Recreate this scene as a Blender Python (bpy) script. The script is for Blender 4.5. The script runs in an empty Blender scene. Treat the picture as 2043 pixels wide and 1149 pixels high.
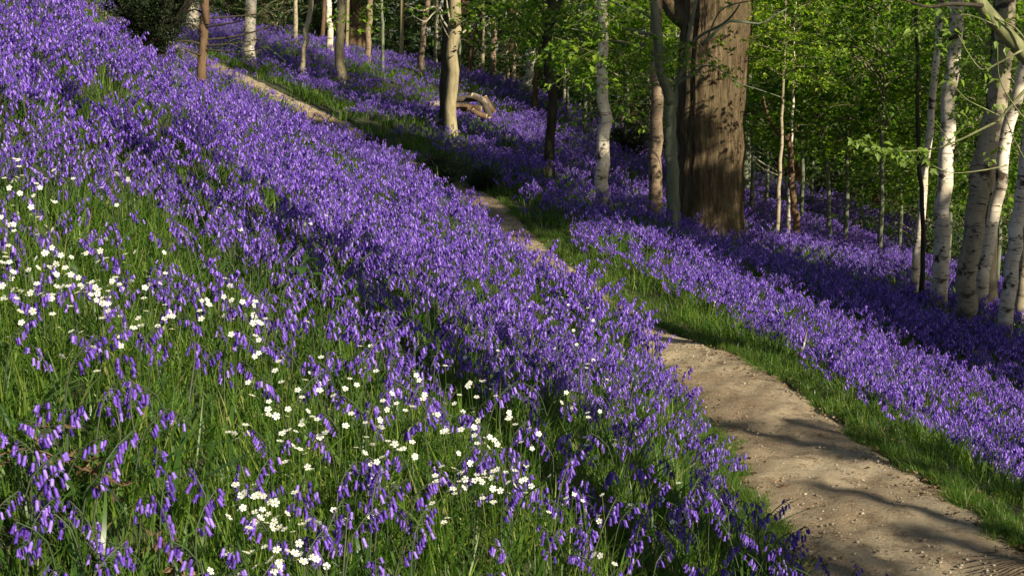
import bpy, math, random
import numpy as np
from math import radians, sin, cos, pi
random.seed(7); RNG = np.random.default_rng(7)
sc = bpy.context.scene
COL = sc.collection

# ------------------------------------------------------------------ camera, world, sun, exposure
FPX = 2838.0; PITCH = radians(9.49)
cam = bpy.data.cameras.new("camera"); camo = bpy.data.objects.new("camera", cam); COL.objects.link(camo)
cam.sensor_width = 36; cam.lens = 36 * FPX / 2043; cam.clip_end = 2000; cam.clip_start = 0.05
camo.location = (0, 0, 0); camo.rotation_euler = (pi/2 - PITCH, 0, 0); sc.camera = camo

SUN_AZ = radians(40); SUN_EL = radians(29)      # azimuth measured to the right of straight behind the camera
S = np.array([sin(SUN_AZ)*cos(SUN_EL), -cos(SUN_AZ)*cos(SUN_EL), sin(SUN_EL)])
w = bpy.data.worlds.new("World"); sc.world = w; w.use_nodes = True
nt = w.node_tree; bg = nt.nodes["Background"]; sky = nt.nodes.new("ShaderNodeTexSky")
sky.sky_type = 'NISHITA'; sky.sun_disc = False; sky.sun_elevation = SUN_EL
sky.sun_rotation = math.atan2(S[0], S[1])
nt.links.new(sky.outputs[0], bg.inputs[0]); bg.inputs[1].default_value = 0.05
sun = bpy.data.lights.new("sun", 'SUN'); suno = bpy.data.objects.new("sun", sun); COL.objects.link(suno)
sun.energy = 5.0; sun.angle = radians(0.6); sun.color = (1.0, 0.90, 0.72)
from mathutils import Vector
suno.rotation_euler = Vector(S).to_track_quat('Z', 'Y').to_euler()
sc.view_settings.view_transform = 'Standard'; sc.view_settings.look = 'None'
sc.view_settings.exposure = 0.76; sc.view_settings.gamma = 1.0
sc.cycles.max_bounces = 6; sc.cycles.transmission_bounces = 3; sc.cycles.diffuse_bounces = 3
sc.cycles.use_denoising = True

# ------------------------------------------------------------------ projection helpers
def P(u, v, D):
    a = (u - 1021.5) / FPX; b = (v - 574.5) / FPX
    dy = cos(PITCH) - b * sin(PITCH); dz = -sin(PITCH) - b * cos(PITCH)
    t = D / dy
    return np.array([a * t, D, dz * t])
def proj(p):
    p = np.asarray(p, float)
    f = p[..., 1] * cos(PITCH) - p[..., 2] * sin(PITCH)
    up = p[..., 1] * sin(PITCH) + p[..., 2] * cos(PITCH)
    f = np.where(f < 0.05, 0.05, f)
    return 1021.5 + FPX * p[..., 0] / f, 574.5 - FPX * up / f

# ------------------------------------------------------------------ terrain function
PATH_PX = [(3100,1600,3.6),(2180,1235,4.75),(1865,1149,5.3),(1715,1000,6.3),(1582,876,7.6),(1415,733,9.55),(1215,650,11.0),(1065,525,13.4),(1000,450,16),(960,400,18),
           (868,348,20),(760,302,22),(640,236,23.8),(510,172,25.2),(420,132,26.6),(300,75,28),(190,22,29.5),(0,-60,31.5),(-400,-200,35)]
pp = np.array([P(*a) for a in PATH_PX])
def resample(pts, n):
    pts = np.asarray(pts, float); m = len(pts)
    out = []
    t = np.linspace(0, m - 1 - 1e-6, n)
    for q in t:
        i = int(q); f = q - i
        p0 = pts[max(i-1, 0)]; p1 = pts[i]; p2 = pts[min(i+1, m-1)]; p3 = pts[min(i+2, m-1)]
        out.append(0.5*((2*p1)+(-p0+p2)*f+(2*p0-5*p1+4*p2-p3)*f*f+(-p0+3*p1-3*p2+p3)*f**3))
    return np.array(out)
PC = resample(pp, 260)
TAN = np.gradient(PC[:, :2], axis=0); TAN /= np.linalg.norm(TAN, axis=1)[:, None]
NRM = np.stack([TAN[:, 1], -TAN[:, 0]], 1)      # to the right of the walking direction (away from camera)
HWID = 0.405
def path_info(x, y):
    x = np.atleast_1d(x); y = np.atleast_1d(y)
    best = np.full(x.shape, 1e9); zz = np.zeros(x.shape); sd = np.zeros(x.shape)
    for k in range(0, len(x), 20000):
        s = slice(k, k + 20000)
        dx = x[s][:, None] - PC[:, 0]; dy = y[s][:, None] - PC[:, 1]
        d2 = dx*dx + dy*dy; i = d2.argmin(1); r = np.arange(len(i))
        best[s] = np.sqrt(d2[r, i]); zz[s] = PC[i, 2]
        sd[s] = np.sign(dx[r, i]*NRM[i, 0] + dy[r, i]*NRM[i, 1])
    return best, zz, sd
def G(u, v, D, h=0.0):
    p = P(u, v, D); p[2] -= h; return p
ctrl = [G(*a) for a in [
 (0,1149,2.6,.25),(500,1149,2.9,.25),(1000,1149,3.6,.25),(1400,1149,4.5,.2),(1560,1100,5.1,.12),
 (0,900,3.1,.25),(500,900,3.5,.25),(1000,900,4.3,.25),(1400,900,5.9,.22),(0,600,4.0,.25),(500,600,4.7,.25),(1000,700,5.6,.25),(1250,700,7.6,.25),
 (0,350,5.3,.25),(500,400,6.8,.25),(900,500,8.8,.25),(1150,573,9.4,.17),(1250,620,9.0,.17),(1335,675,8.5,.17),(1400,765,7.5,.18),(1470,850,6.7,.2),(1545,960,5.9,.18),(1005,495,10.8,.15),(940,455,11.4,.16),(850,392,12,.18),(720,312,12.9,.17),(590,268,13.6,.17),(490,222,14.4,.17),(0,100,7.8,.25),(250,150,9.2,.25),(460,250,10.4,.25),
 (0,-40,10.5,.25),(200,50,12,.25),(395,180,13.5,.25),
 (1310,560,11.8,.22),(1500,640,10.6,.22),(1700,760,9.5,.22),(1900,870,8.5,.22),(2043,930,8,.22),(1500,585,12.6,.22),(1750,690,11.6,.22),(2043,830,10.2,.22),(1200,460,14,.22),
 (1203,410,17,.1),(1340,470,17.5,.1),(1415,482,20.5,.1),(1655,525,19,.1),(1590,495,20,.1),(1838,595,18,.1),(1918,650,15.5,.1),(2005,665,15.5,.1),
 (1850,1215,4.2,.25),(2100,1260,4.2,.25),(1740,440,36,.2),(1290,310,34,.2),(1500,400,34,.2),(2043,570,30,.2),(895,265,24,.1),(940,240,27,.1),(840,142,33,.1),(1055,192,34,.1),(985,165,35,.1),
 (680,150,30,.1),(603,165,27.5,.1),(497,132,28,.1),(733,125,34,.1),(1095,350,20,.1),(750,200,28,.2),(650,88,38,.2),(930,150,38,.2),(300,62,30,.1),(850,120,42,.2),(560,60,40,.2)]]
ctrl += [np.array(a, float) for a in [(0,0,-1.6),(-2,0,-1.0),(2,0,-2.2),(5,4,-3.2),(-6,6,.5),(-12,15,2.4),(0,-8,-1.3),(6,-8,-3.2),(-10,-8,2),(20,20,-7.2),(12,10,-5.2),
         (20,50,-7.5),(-20,40,4.2),(0,60,-1.6),(-12,30,2.3),(-10,50,1.0),(10,55,-5.0)]]
ctrl += [pp[i] for i in range(1, len(pp)-1)]
CT = np.array(ctrl)
def tps_fit(C, lam=0.04):
    n = len(C); d = np.linalg.norm(C[:, None, :2] - C[None, :, :2], axis=2)
    K = np.where(d > 0, d*d*np.log(d + 1e-12), 0) + lam*np.eye(n)
    Q = np.c_[np.ones(n), C[:, :2]]
    A = np.block([[K, Q], [Q.T, np.zeros((3, 3))]])
    return np.linalg.solve(A, np.r_[C[:, 2], 0, 0, 0])
TW = tps_fit(CT)
def hwid(y): return HWID*(1+.34*(1-smooth((y-5)/3.5))-.40*smooth((y-11)/8)+.18*smooth((y-21)/4))
def smooth(t): t = np.clip(t, 0, 1); return t*t*(3 - 2*t)
def lump(x, y):
    return (0.03*np.sin(2.1*x+1.3*y)+0.025*np.sin(-1.7*x+2.9*y+1)+0.02*np.sin(4.3*x+3.1*y+2)+0.012*np.sin(7.1*x-6.3*y))
def ground(x, y):
    x = np.atleast_1d(np.asarray(x, float)); y = np.atleast_1d(np.asarray(y, float))
    cx = np.clip(x, -25, 30); cy = np.clip(y, -12, 65)
    z = np.empty(x.shape)
    for k in range(0, len(x), 20000):
        s = slice(k, k+20000)
        d2 = (cx[s][:, None]-CT[:, 0])**2 + (cy[s][:, None]-CT[:, 1])**2
        z[s] = (0.5*d2*np.log(d2+1e-12)) @ TW[:len(CT)] + TW[-3] + TW[-2]*cx[s] + TW[-1]*cy[s]
    z += -0.25*(x-cx) + 0.0*(y-cy)
    d, pz, sd = path_info(x, y)
    far = smooth((d - .09*(1-smooth((y-5)/3.5)) - np.where(sd < 0, .40, .50)+.10*smooth((y-11)/8))/np.where(sd < 0, .45, .75))
    z = (pz - 0.02)*(1-far) + (z + lump(x, y))*far
    # small bank lip on the uphill side
    return z
def gz(x, y): return float(ground([x], [y])[0])
def hit(u, v, h=0.0, D0=2.0, D1=60.0):
    D = np.linspace(D0, D1, 700); p = P(u, v, 1.0)
    X = p[0]*D; Z = p[2]*D; g = ground(X, D) + h
    i = np.argmax(Z < g)
    if Z[i] >= g[i]: i = len(D)-1
    return np.array([X[i], D[i], g[i]-h])

# ------------------------------------------------------------------ materials
def mat(name):
    m = bpy.data.materials.new(name); m.use_nodes = True
    n = m.node_tree; return m, n, n.nodes["Principled BSDF"]
def node(n, t, **kw):
    q = n.nodes.new(t)
    for k, v in kw.items():
        if k in q.inputs: q.inputs[k].default_value = v
        else: setattr(q, k, v)
    return q
def ramp(n, src, stops):
    r = n.nodes.new("ShaderNodeValToRGB"); n.links.new(src, r.inputs[0])
    e = r.color_ramp.elements
    while len(e) < len(stops): e.new(0.5)
    for k, (p, c) in enumerate(stops):
        e[k].position = p; e[k].color = (*c, 1) if len(c) == 3 else c
    return r.outputs[0]
def coords(n, scale=(1,1,1)):
    tc = n.nodes.new("ShaderNodeTexCoord"); mp = n.nodes.new("ShaderNodeMapping")
    mp.inputs["Scale"].default_value = scale; n.links.new(tc.outputs["Object"], mp.inputs[0]); return mp.outputs[0]
def noise(n, co, scale, detail=4, rough=0.6, dist=0.0):
    q = n.nodes.new("ShaderNodeTexNoise"); q.inputs["Scale"].default_value = scale; q.inputs["Detail"].default_value = detail
    q.inputs["Roughness"].default_value = rough; q.inputs["Distortion"].default_value = dist
    if co is not None: n.links.new(co, q.inputs["Vector"])
    return q.outputs["Fac"]
def mixc(n, fac, a, b, mode='MIX'):
    q = n.nodes.new("ShaderNodeMix"); q.data_type = 'RGBA'; q.blend_type = mode
    for s, v in ((0, fac), (6, a), (7, b)):
        if hasattr(v, 'links') or isinstance(v, bpy.types.NodeSocket): n.links.new(v, q.inputs[s])
        else: q.inputs[s].default_value = v if s == 0 else (*v, 1)
    return q.outputs[2]
def bump(n, bs, h, strength=0.5, dist=0.02):
    b = n.nodes.new("ShaderNodeBump"); b.inputs["Strength"].default_value = strength; b.inputs["Distance"].default_value = dist
    n.links.new(h, b.inputs["Height"]); n.links.new(b.outputs[0], bs.inputs["Normal"])
def leafy(name, stops, trans, tfac=0.4, rough=0.5, spec=0.3, vary=None):
    """thin plant tissue: colour varies per plant, light passes through"""
    m, n, bs = mat(name)
    info = n.nodes.new("ShaderNodeObjectInfo"); geo = n.nodes.new("ShaderNodeNewGeometry")
    ad = n.nodes.new("ShaderNodeMath"); ad.operation = 'ADD'; n.links.new(info.outputs["Random"], ad.inputs[0]); n.links.new(geo.outputs["Random Per Island"], ad.inputs[1])
    fr = n.nodes.new("ShaderNodeMath"); fr.operation = 'FRACT'; n.links.new(ad.outputs[0], fr.inputs[0])
    c = ramp(n, fr.outputs[0], stops)
    if vary: c = mixc(n, 1.0, c, ramp(n, info.outputs["Random"], vary), 'MULTIPLY')
    n.links.new(c, bs.inputs["Base Color"])
    bs.inputs["Roughness"].default_value = rough; bs.inputs["Specular IOR Level"].default_value = spec
    tr = n.nodes.new("ShaderNodeBsdfTranslucent")
    tc = mixc(n, 1.0, c, trans, 'MULTIPLY'); n.links.new(tc, tr.inputs[0])
    mx = n.nodes.new("ShaderNodeMixShader"); mx.inputs[0].default_value = tfac
    n.links.new(bs.outputs[0], mx.inputs[1]); n.links.new(tr.outputs[0], mx.inputs[2])
    n.links.new(mx.outputs[0], n.nodes["Material Output"].inputs[0]); return m
M = {}
M['bell'] = leafy("bluebell_petal", [(0,(.07,.028,.29)),(.35,(.145,.060,.45)),(.7,(.235,.115,.59)),(1,(.45,.30,.82))], (1.2,1.0,1.3), .35, .45, .35)
M['stem'] = leafy("bluebell_stem", [(0,(.04,.07,.025)),(1,(.07,.08,.05))], (1,1,1), .1)
M['strap'] = leafy("strap_leaf", [(0,(.035,.085,.015)),(.5,(.06,.13,.02)),(.93,(.10,.18,.03)),(1,(.24,.22,.08))], (1.6,1.9,.9), .38, .38, .5)
M['grass'] = leafy("grass_blade", [(0,(.045,.10,.012)),(.45,(.09,.17,.018)),(.85,(.16,.24,.03)),(.97,(.24,.29,.055)),(1,(.34,.28,.13))], (1.6,1.8,.9), .40, .45, .4)
M['star'] = leafy("stitchwort_petal", [(0,(.78,.80,.72)),(1,(.88,.88,.82))], (1,1,1), .25, .5, .3)
M['centre'] = leafy("stitchwort_centre", [(0,(.45,.45,.10)),(1,(.6,.55,.15))], (1,1,1), .1)
M['leaf'] = leafy("tree_leaf", [(0,(.05,.12,.012)),(.35,(.12,.23,.018)),(.75,(.20,.33,.03)),(1,(.32,.42,.06))], (1.9,2.0,.8), .5, .42, .4, [(0,(.30,.38,.45)),(.35,(.65,.7,.6)),(.65,(1.05,1.0,.8)),(1,(1.5,1.3,1.0))])
M['leaf_dark'] = leafy("shrub_leaf", [(0,(.018,.045,.010)),(.6,(.035,.08,.014)),(1,(.07,.13,.02))], (1.6,1.8,.8), .30, .45, .35)
M['fresh'] = leafy("young_leaf", [(0,(.12,.20,.03)),(1,(.24,.33,.07))], (1.6,1.7,.8), .45, .45, .4)
M['leaf_black'] = leafy('evergreen_leaf', [(0,(.008,.018,.006)),(.7,(.016,.034,.009)),(1,(.04,.06,.015))], (1.3,1.5,.8), .12, .5, .3)
M['litter'] = leafy("dead_leaf", [(0,(.06,.035,.02)),(.6,(.14,.085,.045)),(1,(.28,.18,.10))], (1,.8,.6), .1, .7, .2)

def bark(name, kind):
    m, n, bs = mat(name); bs.inputs["Roughness"].default_value = .85; bs.inputs["Specular IOR Level"].default_value = .2
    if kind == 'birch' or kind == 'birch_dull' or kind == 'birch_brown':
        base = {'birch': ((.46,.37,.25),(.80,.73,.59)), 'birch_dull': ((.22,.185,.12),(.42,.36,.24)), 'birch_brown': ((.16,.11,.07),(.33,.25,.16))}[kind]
        c1 = ramp(n, noise(n, coords(n, (1,1,.45)), 6, 5, .65), [(.3, base[0]), (.65, base[1])])
        len_ = noise(n, coords(n, (4.5,4.5,17)), 1.9, 5, .65, .8)           # horizontal dark lenticels
        c2 = mixc(n, ramp(n, len_, [(.57,(0,0,0)),(.65,(1,1,1))]), c1, (.05,.035,.025))
        pat = noise(n, coords(n, (2.2,2.2,3.2)), 1.5, 4, .65, .5)
        c3 = mixc(n, ramp(n, pat, [(.545,(0,0,0)),(.61,(1,1,1))]), c2, (.06,.045,.032))
        tc = n.nodes.new("ShaderNodeTexCoord"); sp = n.nodes.new("ShaderNodeSeparateXYZ"); n.links.new(tc.outputs["Object"], sp.inputs[0])
        ad = n.nodes.new("ShaderNodeMath"); ad.operation = 'MULTIPLY_ADD'; n.links.new(pat, ad.inputs[0]); ad.inputs[1].default_value = 1.2; n.links.new(sp.outputs[2], ad.inputs[2])
        foot = ramp(n, ad.outputs[0], [(.62,(1,1,1)),(.98,(0,0,0))])       # old corky bark at the foot
        c4 = mixc(n, foot, c3, (.07,.055,.04)); n.links.new(c4, bs.inputs["Base Color"])
        bump(n, bs, len_, .5, .015)
    elif kind == 'redwood':
        co = coords(n, (1,1,.11)); f = noise(n, co, 24, 8, .8, .5)
        f2 = noise(n, coords(n, (1,1,.35)), 3, 4, .6)
        c = ramp(n, f, [(.38,(.035,.022,.012)),(.5,(.19,.13,.07)),(.64,(.40,.31,.18))])
        c = mixc(n, ramp(n, f2, [(.40,(0,0,0)),(.70,(.6,.6,.6))]), c, (.26,.20,.10))
        n.links.new(c, bs.inputs["Base Color"]); bump(n, bs, f, 1, .13)
    else:
        b = {'grey': ((.07,.085,.05),(.15,.17,.105),(.24,.24,.17)), 'dark': ((.018,.016,.010),(.045,.038,.025),(.08,.07,.045)),
             'brown': ((.05,.03,.018),(.13,.08,.045),(.22,.15,.09)), 'tan': ((.16,.13,.07),(.30,.25,.14),(.42,.36,.22)),
             'twig': ((.10,.085,.05),(.20,.18,.11),(.30,.27,.17)), 'lichen': ((.07,.08,.035),(.17,.18,.08),(.32,.32,.16)), 'pale_twig': ((.20,.19,.11),(.36,.33,.23),(.5,.47,.34))}[kind]
        f = noise(n, coords(n, (1,1,.25)), 14, 6, .7, .4)
        c = ramp(n, f, [(.3, b[0]), (.5, b[1]), (.75, b[2])]); n.links.new(c, bs.inputs["Base Color"]); bump(n, bs, f, .6, .02)
    return m
for k in ('birch','birch_dull','birch_brown','redwood','grey','dark','brown','tan','twig','pale_twig','lichen'): M[k] = bark(k+"_bark", k)

m, n, bs = mat("woodland_soil"); M['soil'] = m
f = noise(n, coords(n), 5, 8, .7); c = ramp(n, f, [(.3,(.018,.020,.008)),(.55,(.04,.045,.015)),(.75,(.08,.06,.03))])
n.links.new(c, bs.inputs["Base Color"]); bs.inputs["Roughness"].default_value = .95; bump(n, bs, f, 1, .05)
m, n, bs = mat("path_earth"); M['path'] = m
co = coords(n); f1 = noise(n, co, 1.6, 6, .65, .3); f2 = noise(n, co, 9, 9, .78); f3 = noise(n, co, 90, 4, .7)
c = ramp(n, f1, [(.30,(.21,.150,.09)),(.48,(.34,.265,.165)),(.68,(.50,.41,.27))])
c = mixc(n, ramp(n, f2, [(.36,(1,1,1)),(.50,(0,0,0))]), c, (.17,.115,.065))
c = mixc(n, ramp(n, f3, [(.58,(0,0,0)),(.66,(.9,.9,.9))]), c, (.60,.51,.38))
mud = noise(n, co, .9, 3, .5, .2); c = mixc(n, ramp(n, mud, [(.50,(0,0,0)),(.66,(.55,.55,.55))]), c, (.15,.10,.06))
c = mixc(n, ramp(n, f3, [(.28,(.8,.8,.8)),(.40,(0,0,0))]), c, (.10,.065,.035))
n.links.new(c, bs.inputs["Base Color"]); bs.inputs["Roughness"].default_value = .9; bs.inputs["Specular IOR Level"].default_value = .25
ad = n.nodes.new("ShaderNodeMath"); ad.operation = 'MULTIPLY_ADD'; n.links.new(f3, ad.inputs[0]); ad.inputs[1].default_value = .3; n.links.new(f2, ad.inputs[2])
bump(n, bs, ad.outputs[0], .9, .03)
m, n, bs = mat("pebble_stone"); M['pebble'] = m
i_ = n.nodes.new("ShaderNodeObjectInfo"); n.links.new(ramp(n, i_.outputs["Random"], [(0,(.13,.10,.06)),(1,(.38,.32,.23))]), bs.inputs["Base Color"]); bs.inputs["Roughness"].default_value = .8
m, n, bs = mat("slab_stone"); M["slab"] = m
f = noise(n, coords(n), 9, 6); n.links.new(ramp(n, f, [(.3,(.20,.19,.14)),(.7,(.40,.37,.28))]), bs.inputs["Base Color"]); bs.inputs["Roughness"].default_value = .85; bump(n, bs, f, .5, .01)
m, n, bs = mat("cut_wood"); M['cut'] = m
f = noise(n, coords(n), 12, 4); n.links.new(ramp(n, f, [(.3,(.38,.27,.15)),(.7,(.62,.50,.32))]), bs.inputs["Base Color"]); bs.inputs["Roughness"].default_value = .8

# ------------------------------------------------------------------ mesh helpers
class MB:
    def __init__(s): s.v = []; s.f = []; s.m = []; s.n = 0
    def add(s, v, f, mi=0):
        v = np.asarray(v, float).reshape(-1, 3)
        s.v.append(v); s.f += [tuple(int(i)+s.n for i in q) for q in f]; s.m += [mi]*len(f); s.n += len(v)
    def mesh(s, name, mats, smooth_=True):
        me = bpy.data.meshes.new(name)
        me.from_pydata(np.concatenate(s.v).tolist() if s.v else [], [], s.f)
        for q in mats: me.materials.append(M[q])
        if len(mats) > 1: me.polygons.foreach_set("material_index", s.m)
        if smooth_: me.polygons.foreach_set("use_smooth", [True]*len(s.f))
        me.update(); return me
def tag(o, label=None, cat=None, group=None, kind=None):
    for k, v in (('label', label), ('category', cat), ('group', group), ('kind', kind)):
        if v: o[k] = v
    return o
def obj(name, me, parent=None, loc=(0,0,0)):
    o = bpy.data.objects.new(name, me); COL.objects.link(o); o.parent = parent; o.location = loc; return o
def empty(name, loc):
    o = bpy.data.objects.new(name, None); COL.objects.link(o); o.location = loc; return o
def tube(mb, pts, rad, seg=8, mi=0, rough=0.0, cap=True, seed=0, ridge=.5):
    pts = np.asarray(pts, float); n = len(pts); rad = np.broadcast_to(rad, (n,))
    t = np.gradient(pts, axis=0); t /= np.linalg.norm(t, axis=1)[:, None] + 1e-9
    ref = np.array([1., 0, 0]) if abs(t[0][0]) < .8 else np.array([0, 0, 1.])
    V = []
    rg = np.random.default_rng(seed)
    a = np.arange(seg)*2*pi/seg; ph = rg.random(4)*6; rid = rg.normal(0, ridge, seg)
    for i in range(n):
        b = np.cross(t[i], ref); b /= np.linalg.norm(b) + 1e-9; c = np.cross(b, t[i]); ref = -np.cross(t[i], b) if False else c*0 + ref
        r = rad[i]*(1 + rough*(np.sin(a*2+ph[0]+i*.21)+.7*np.sin(a*3+ph[1]+i*.13)+.5*np.sin(a*5+ph[2]-i*.3)+rid+rg.normal(0, .12, seg)))
        V.append(pts[i] + np.outer(np.cos(a)*r, b) + np.outer(np.sin(a)*r, c))
    V = np.concatenate(V); F = []
    for i in range(n-1):
        for k in range(seg):
            k2 = (k+1) % seg; F.append((i*seg+k, i*seg+k2, (i+1)*seg+k2, (i+1)*seg+k))
    if cap: F.append(tuple(range(seg-1, -1, -1))); F.append(tuple((n-1)*seg+k for k in range(seg)))
    mb.add(V, F, mi)
def unit(a): return a/(np.linalg.norm(a, axis=-1, keepdims=True)+1e-9)
def leaves(mb, pos, d, nr, L, W, mi=0, fold=.18):
    """folded diamond leaves, base at pos, pointing along d"""
    d = unit(d); s = unit(np.cross(d, nr)); nn = np.cross(s, d); N = len(pos)
    L = np.broadcast_to(L, (N,))[:, None]; W = np.broadcast_to(W, (N,))[:, None]
    a = pos; tip = pos+d*L-nn*L*.12; l = pos+d*L*.42+s*W*.5+nn*L*fold; r = pos+d*L*.42-s*W*.5+nn*L*fold
    V = np.stack([a, r, tip, l], 1).reshape(-1, 3); b = np.arange(N)*4
    F = np.concatenate([np.stack([b, b+1, b+2], 1), np.stack([b, b+2, b+3], 1)])
    mb.add(V, F.tolist(), mi)

def blade(mb, base, az, h, wd, bend, mi=0, n=5, fold=0):
    t = np.linspace(0, 1, n); d = np.array([cos(az), sin(az), 0]); s_ = np.array([-sin(az), cos(az), 0])
    c = base+np.outer(bend*h*t**1.8, d)+np.outer(h*(t-.35*bend*t**2.5), [0, 0, 1])
    w_ = wd*.5*np.clip(1.15-t**1.7*1.15, 0, 1)*np.minimum(1, .55+t*2)
    V = np.empty((2*n, 3)); V[0::2] = c-np.outer(w_, s_); V[1::2] = c+np.outer(w_, s_)
    mb.add(V, [(2*i, 2*i+1, 2*i+3, 2*i+2) for i in range(n-1)], mi)

# ------------------------------------------------------------------ ground sheet and path
def axis(parts):
    out = []
    for a, b, st in parts: out += list(np.arange(a, b, st))
    return np.array(out + [parts[-1][1]])
xs = axis([(-160,-30,12),(-30,-9,.9),(-9,9,.11),(9,24,.5),(24,160,8)])
ys = axis([(-100,-8,8),(-8,1.5,.5),(1.5,16,.10),(16,36,.2),(36,64,.8),(64,260,14)])
X, Y = np.meshgrid(xs, ys); Z = ground(X.ravel(), Y.ravel())
nx, ny = len(xs), len(ys)
i = (np.arange(ny-1)[:, None]*nx + np.arange(nx-1)).ravel()
me = bpy.data.meshes.new("ground")
me.from_pydata(np.c_[X.ravel(), Y.ravel(), Z].tolist(), [], np.stack([i, i+1, i+1+nx, i+nx], 1).tolist())
me.materials.append(M['soil']); me.polygons.foreach_set("use_smooth", [True]*len(me.polygons))
tag(obj("ground", me), kind='structure')
cs = np.linspace(0, len(PC)-1.001, 1500); ii = cs.astype(int); ff = (cs-ii)[:, None]
pc = PC[ii]*(1-ff)+PC[np.minimum(ii+1, len(PC)-1)]*ff; nm = NRM[ii]
V = []; ac = 41
for k in range(len(pc)):
    fw = 1+.34*(1-smooth((pc[k,1]-5)/3.5))-.40*smooth((pc[k,1]-11)/8)+.18*smooth((pc[k,1]-21)/4); hwl = fw*HWID*(1.04+.10*sin(k*.03)+.05*sin(k*.19)+.03*sin(k*.47)); hwr = fw*HWID*(1.04+.08*sin(k*.026+2)+.06*sin(k*.22)+.03*sin(k*.53))
    for j in range(ac):
        t = -1+2*j/(ac-1); w_ = t*(hwl if t < 0 else hwr)
        q = pc[k, :2]+nm[k]*w_
        V.append((q[0], q[1], pc[k, 2]+.004-.040*(max(0, abs(t)-.62)/.38)**2+(.010*sin(q[0]*5+q[1]*3)+.006*sin(q[0]*17-q[1]*13)+.007*sin(q[0]*11+2*sin(q[1]*9))*sin(q[1]*14+q[0]*4)+.004*sin(q[0]*41+q[1]*23)*sin(q[1]*37))*(1-t*t)))
F = [(k*ac+j, k*ac+j+1, (k+1)*ac+j+1, (k+1)*ac+j) for k in range(len(pc)-1) for j in range(ac-1)]
mb = MB(); mb.add(V, F); tag(obj("path", mb.mesh("path", ['path'])), kind='structure')

# ------------------------------------------------------------------ crowns (shared meshes)
def spray(mb, base, d, L, nleaf, size, mi_leaf=0, mi_twig=1, rg=RNG, droop=.25, spread=.32, twig=.006):
    d = unit(d); t = np.sort(rg.random(nleaf))**.7
    side = unit(np.cross(d, [0, 0, 1.])+1e-6); up = np.cross(side, d)
    crv = lambda q: base + np.outer(q*L, d) + np.outer(-droop*L*q*q, [0, 0, 1])
    off = (rg.random(nleaf)-.5)*2*spread*L*(1-.6*t)
    pos = crv(t) + off[:, None]*side + rg.normal(0, .05*L, (nleaf, 1))*up
    ld = unit(d*0.7 + side*np.sign(off)[:, None]*.9 + rg.normal(0, .45, (nleaf, 3)) - np.array([0, 0, .25]))
    nr = unit(np.array([0, 0, 1.])+rg.normal(0, .45, (nleaf, 3)))
    sz = size*(.6+.7*rg.random(nleaf)); leaves(mb, pos, ld, nr, sz, sz*.62, mi_leaf)
    if twig:
        tube(mb, crv(np.linspace(0, 1, 4)), np.linspace(twig, twig*.3, 4), 3, mi_twig, cap=False)
def crown_mesh(name, seed, R, H, nspray, nleaf, size, mats=('leaf','twig'), layered=False, L=.8, z0=0.0, hollow=.25, stem=True):
    rg = np.random.default_rng(seed); mb = MB()
    lobes = [(rg.random()*2*pi, rg.random(), .5+.6*rg.random()) for _ in range(9)]
    for k in range(nspray):
        if layered:
            h = (rg.integers(0, 9)+.35*rg.random())/9.0
            a = rg.random()*2*pi; rr = R*(1-.55*abs(h-.35)**1.2)*(.45+.6*rg.random())
        else:
            lb = lobes[rg.integers(0, len(lobes))]
            a = lb[0]+rg.normal(0, .55); h = np.clip(lb[1]+rg.normal(0, .16), 0, 1)
            rr = R*math.sqrt(max(.06, 1-(2*h-1)**2))*lb[2]*(hollow+(1-hollow)*math.sqrt(rg.random()))
        p = np.array([rr*cos(a), rr*sin(a), z0+h*H]); d = np.array([cos(a), sin(a), .35 if not layered else .12])+rg.normal(0, .35, 3)
        spray(mb, p-unit(d)*L*.5, d, L*(.7+.6*rg.random()), nleaf, size, rg=rg)
        if k % 6 == 0 and stem:
            q0 = np.array([0, 0, z0+max(0, h*H-.5*rr)]); q1 = p-unit(d)*L*.5
            mid = (q0+q1)/2+np.array([0, 0, .08*rr])+rg.normal(0, .05, 3)*rr
            tube(mb, [q0, mid, q1, p], [.022*R/1.6, .014*R/1.6, .008, .004], 4, 1, cap=False)
    return mb.mesh(name, list(mats))
TALL = [crown_mesh("tall_crown", 10+k, 2.4, 6.0, 330, 34, .085) for k in range(3)]
DENSE = [crown_mesh('dense_crown', 60+k, 2.4, 6.0, 420, 40, .15) for k in range(2)]
THIN = [crown_mesh("thin_crown", 20+k, 2.0, 5.5, 150, 26, .075, hollow=.1) for k in range(2)]
SAP = [crown_mesh("sapling_crown", 30+k, 1.35, 3.0, 200, 28, .085, layered=True, L=.7) for k in range(4)]
YEW = [crown_mesh('bush_crown', 48, 1.2, 1.9, 420, 34, .05, mats=('leaf_black','dark'), L=.5)]
BUSH = [crown_mesh("bush_crown", 40+k, 1.2, 1.9, 200, 28, .06, mats=('leaf_dark','twig'), L=.55) for k in range(2)]

def orient(v, s=1.0): return v
def crown_on(root, meshes, k, z, s=1.0, sz=None, name="crown", xy=(0,0)):
    o = obj(name, meshes[k % len(meshes)], root, (xy[0], xy[1], z)); o.scale = (s, s, sz or s); o.rotation_euler = (0, 0, k*1.7); return o

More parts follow.
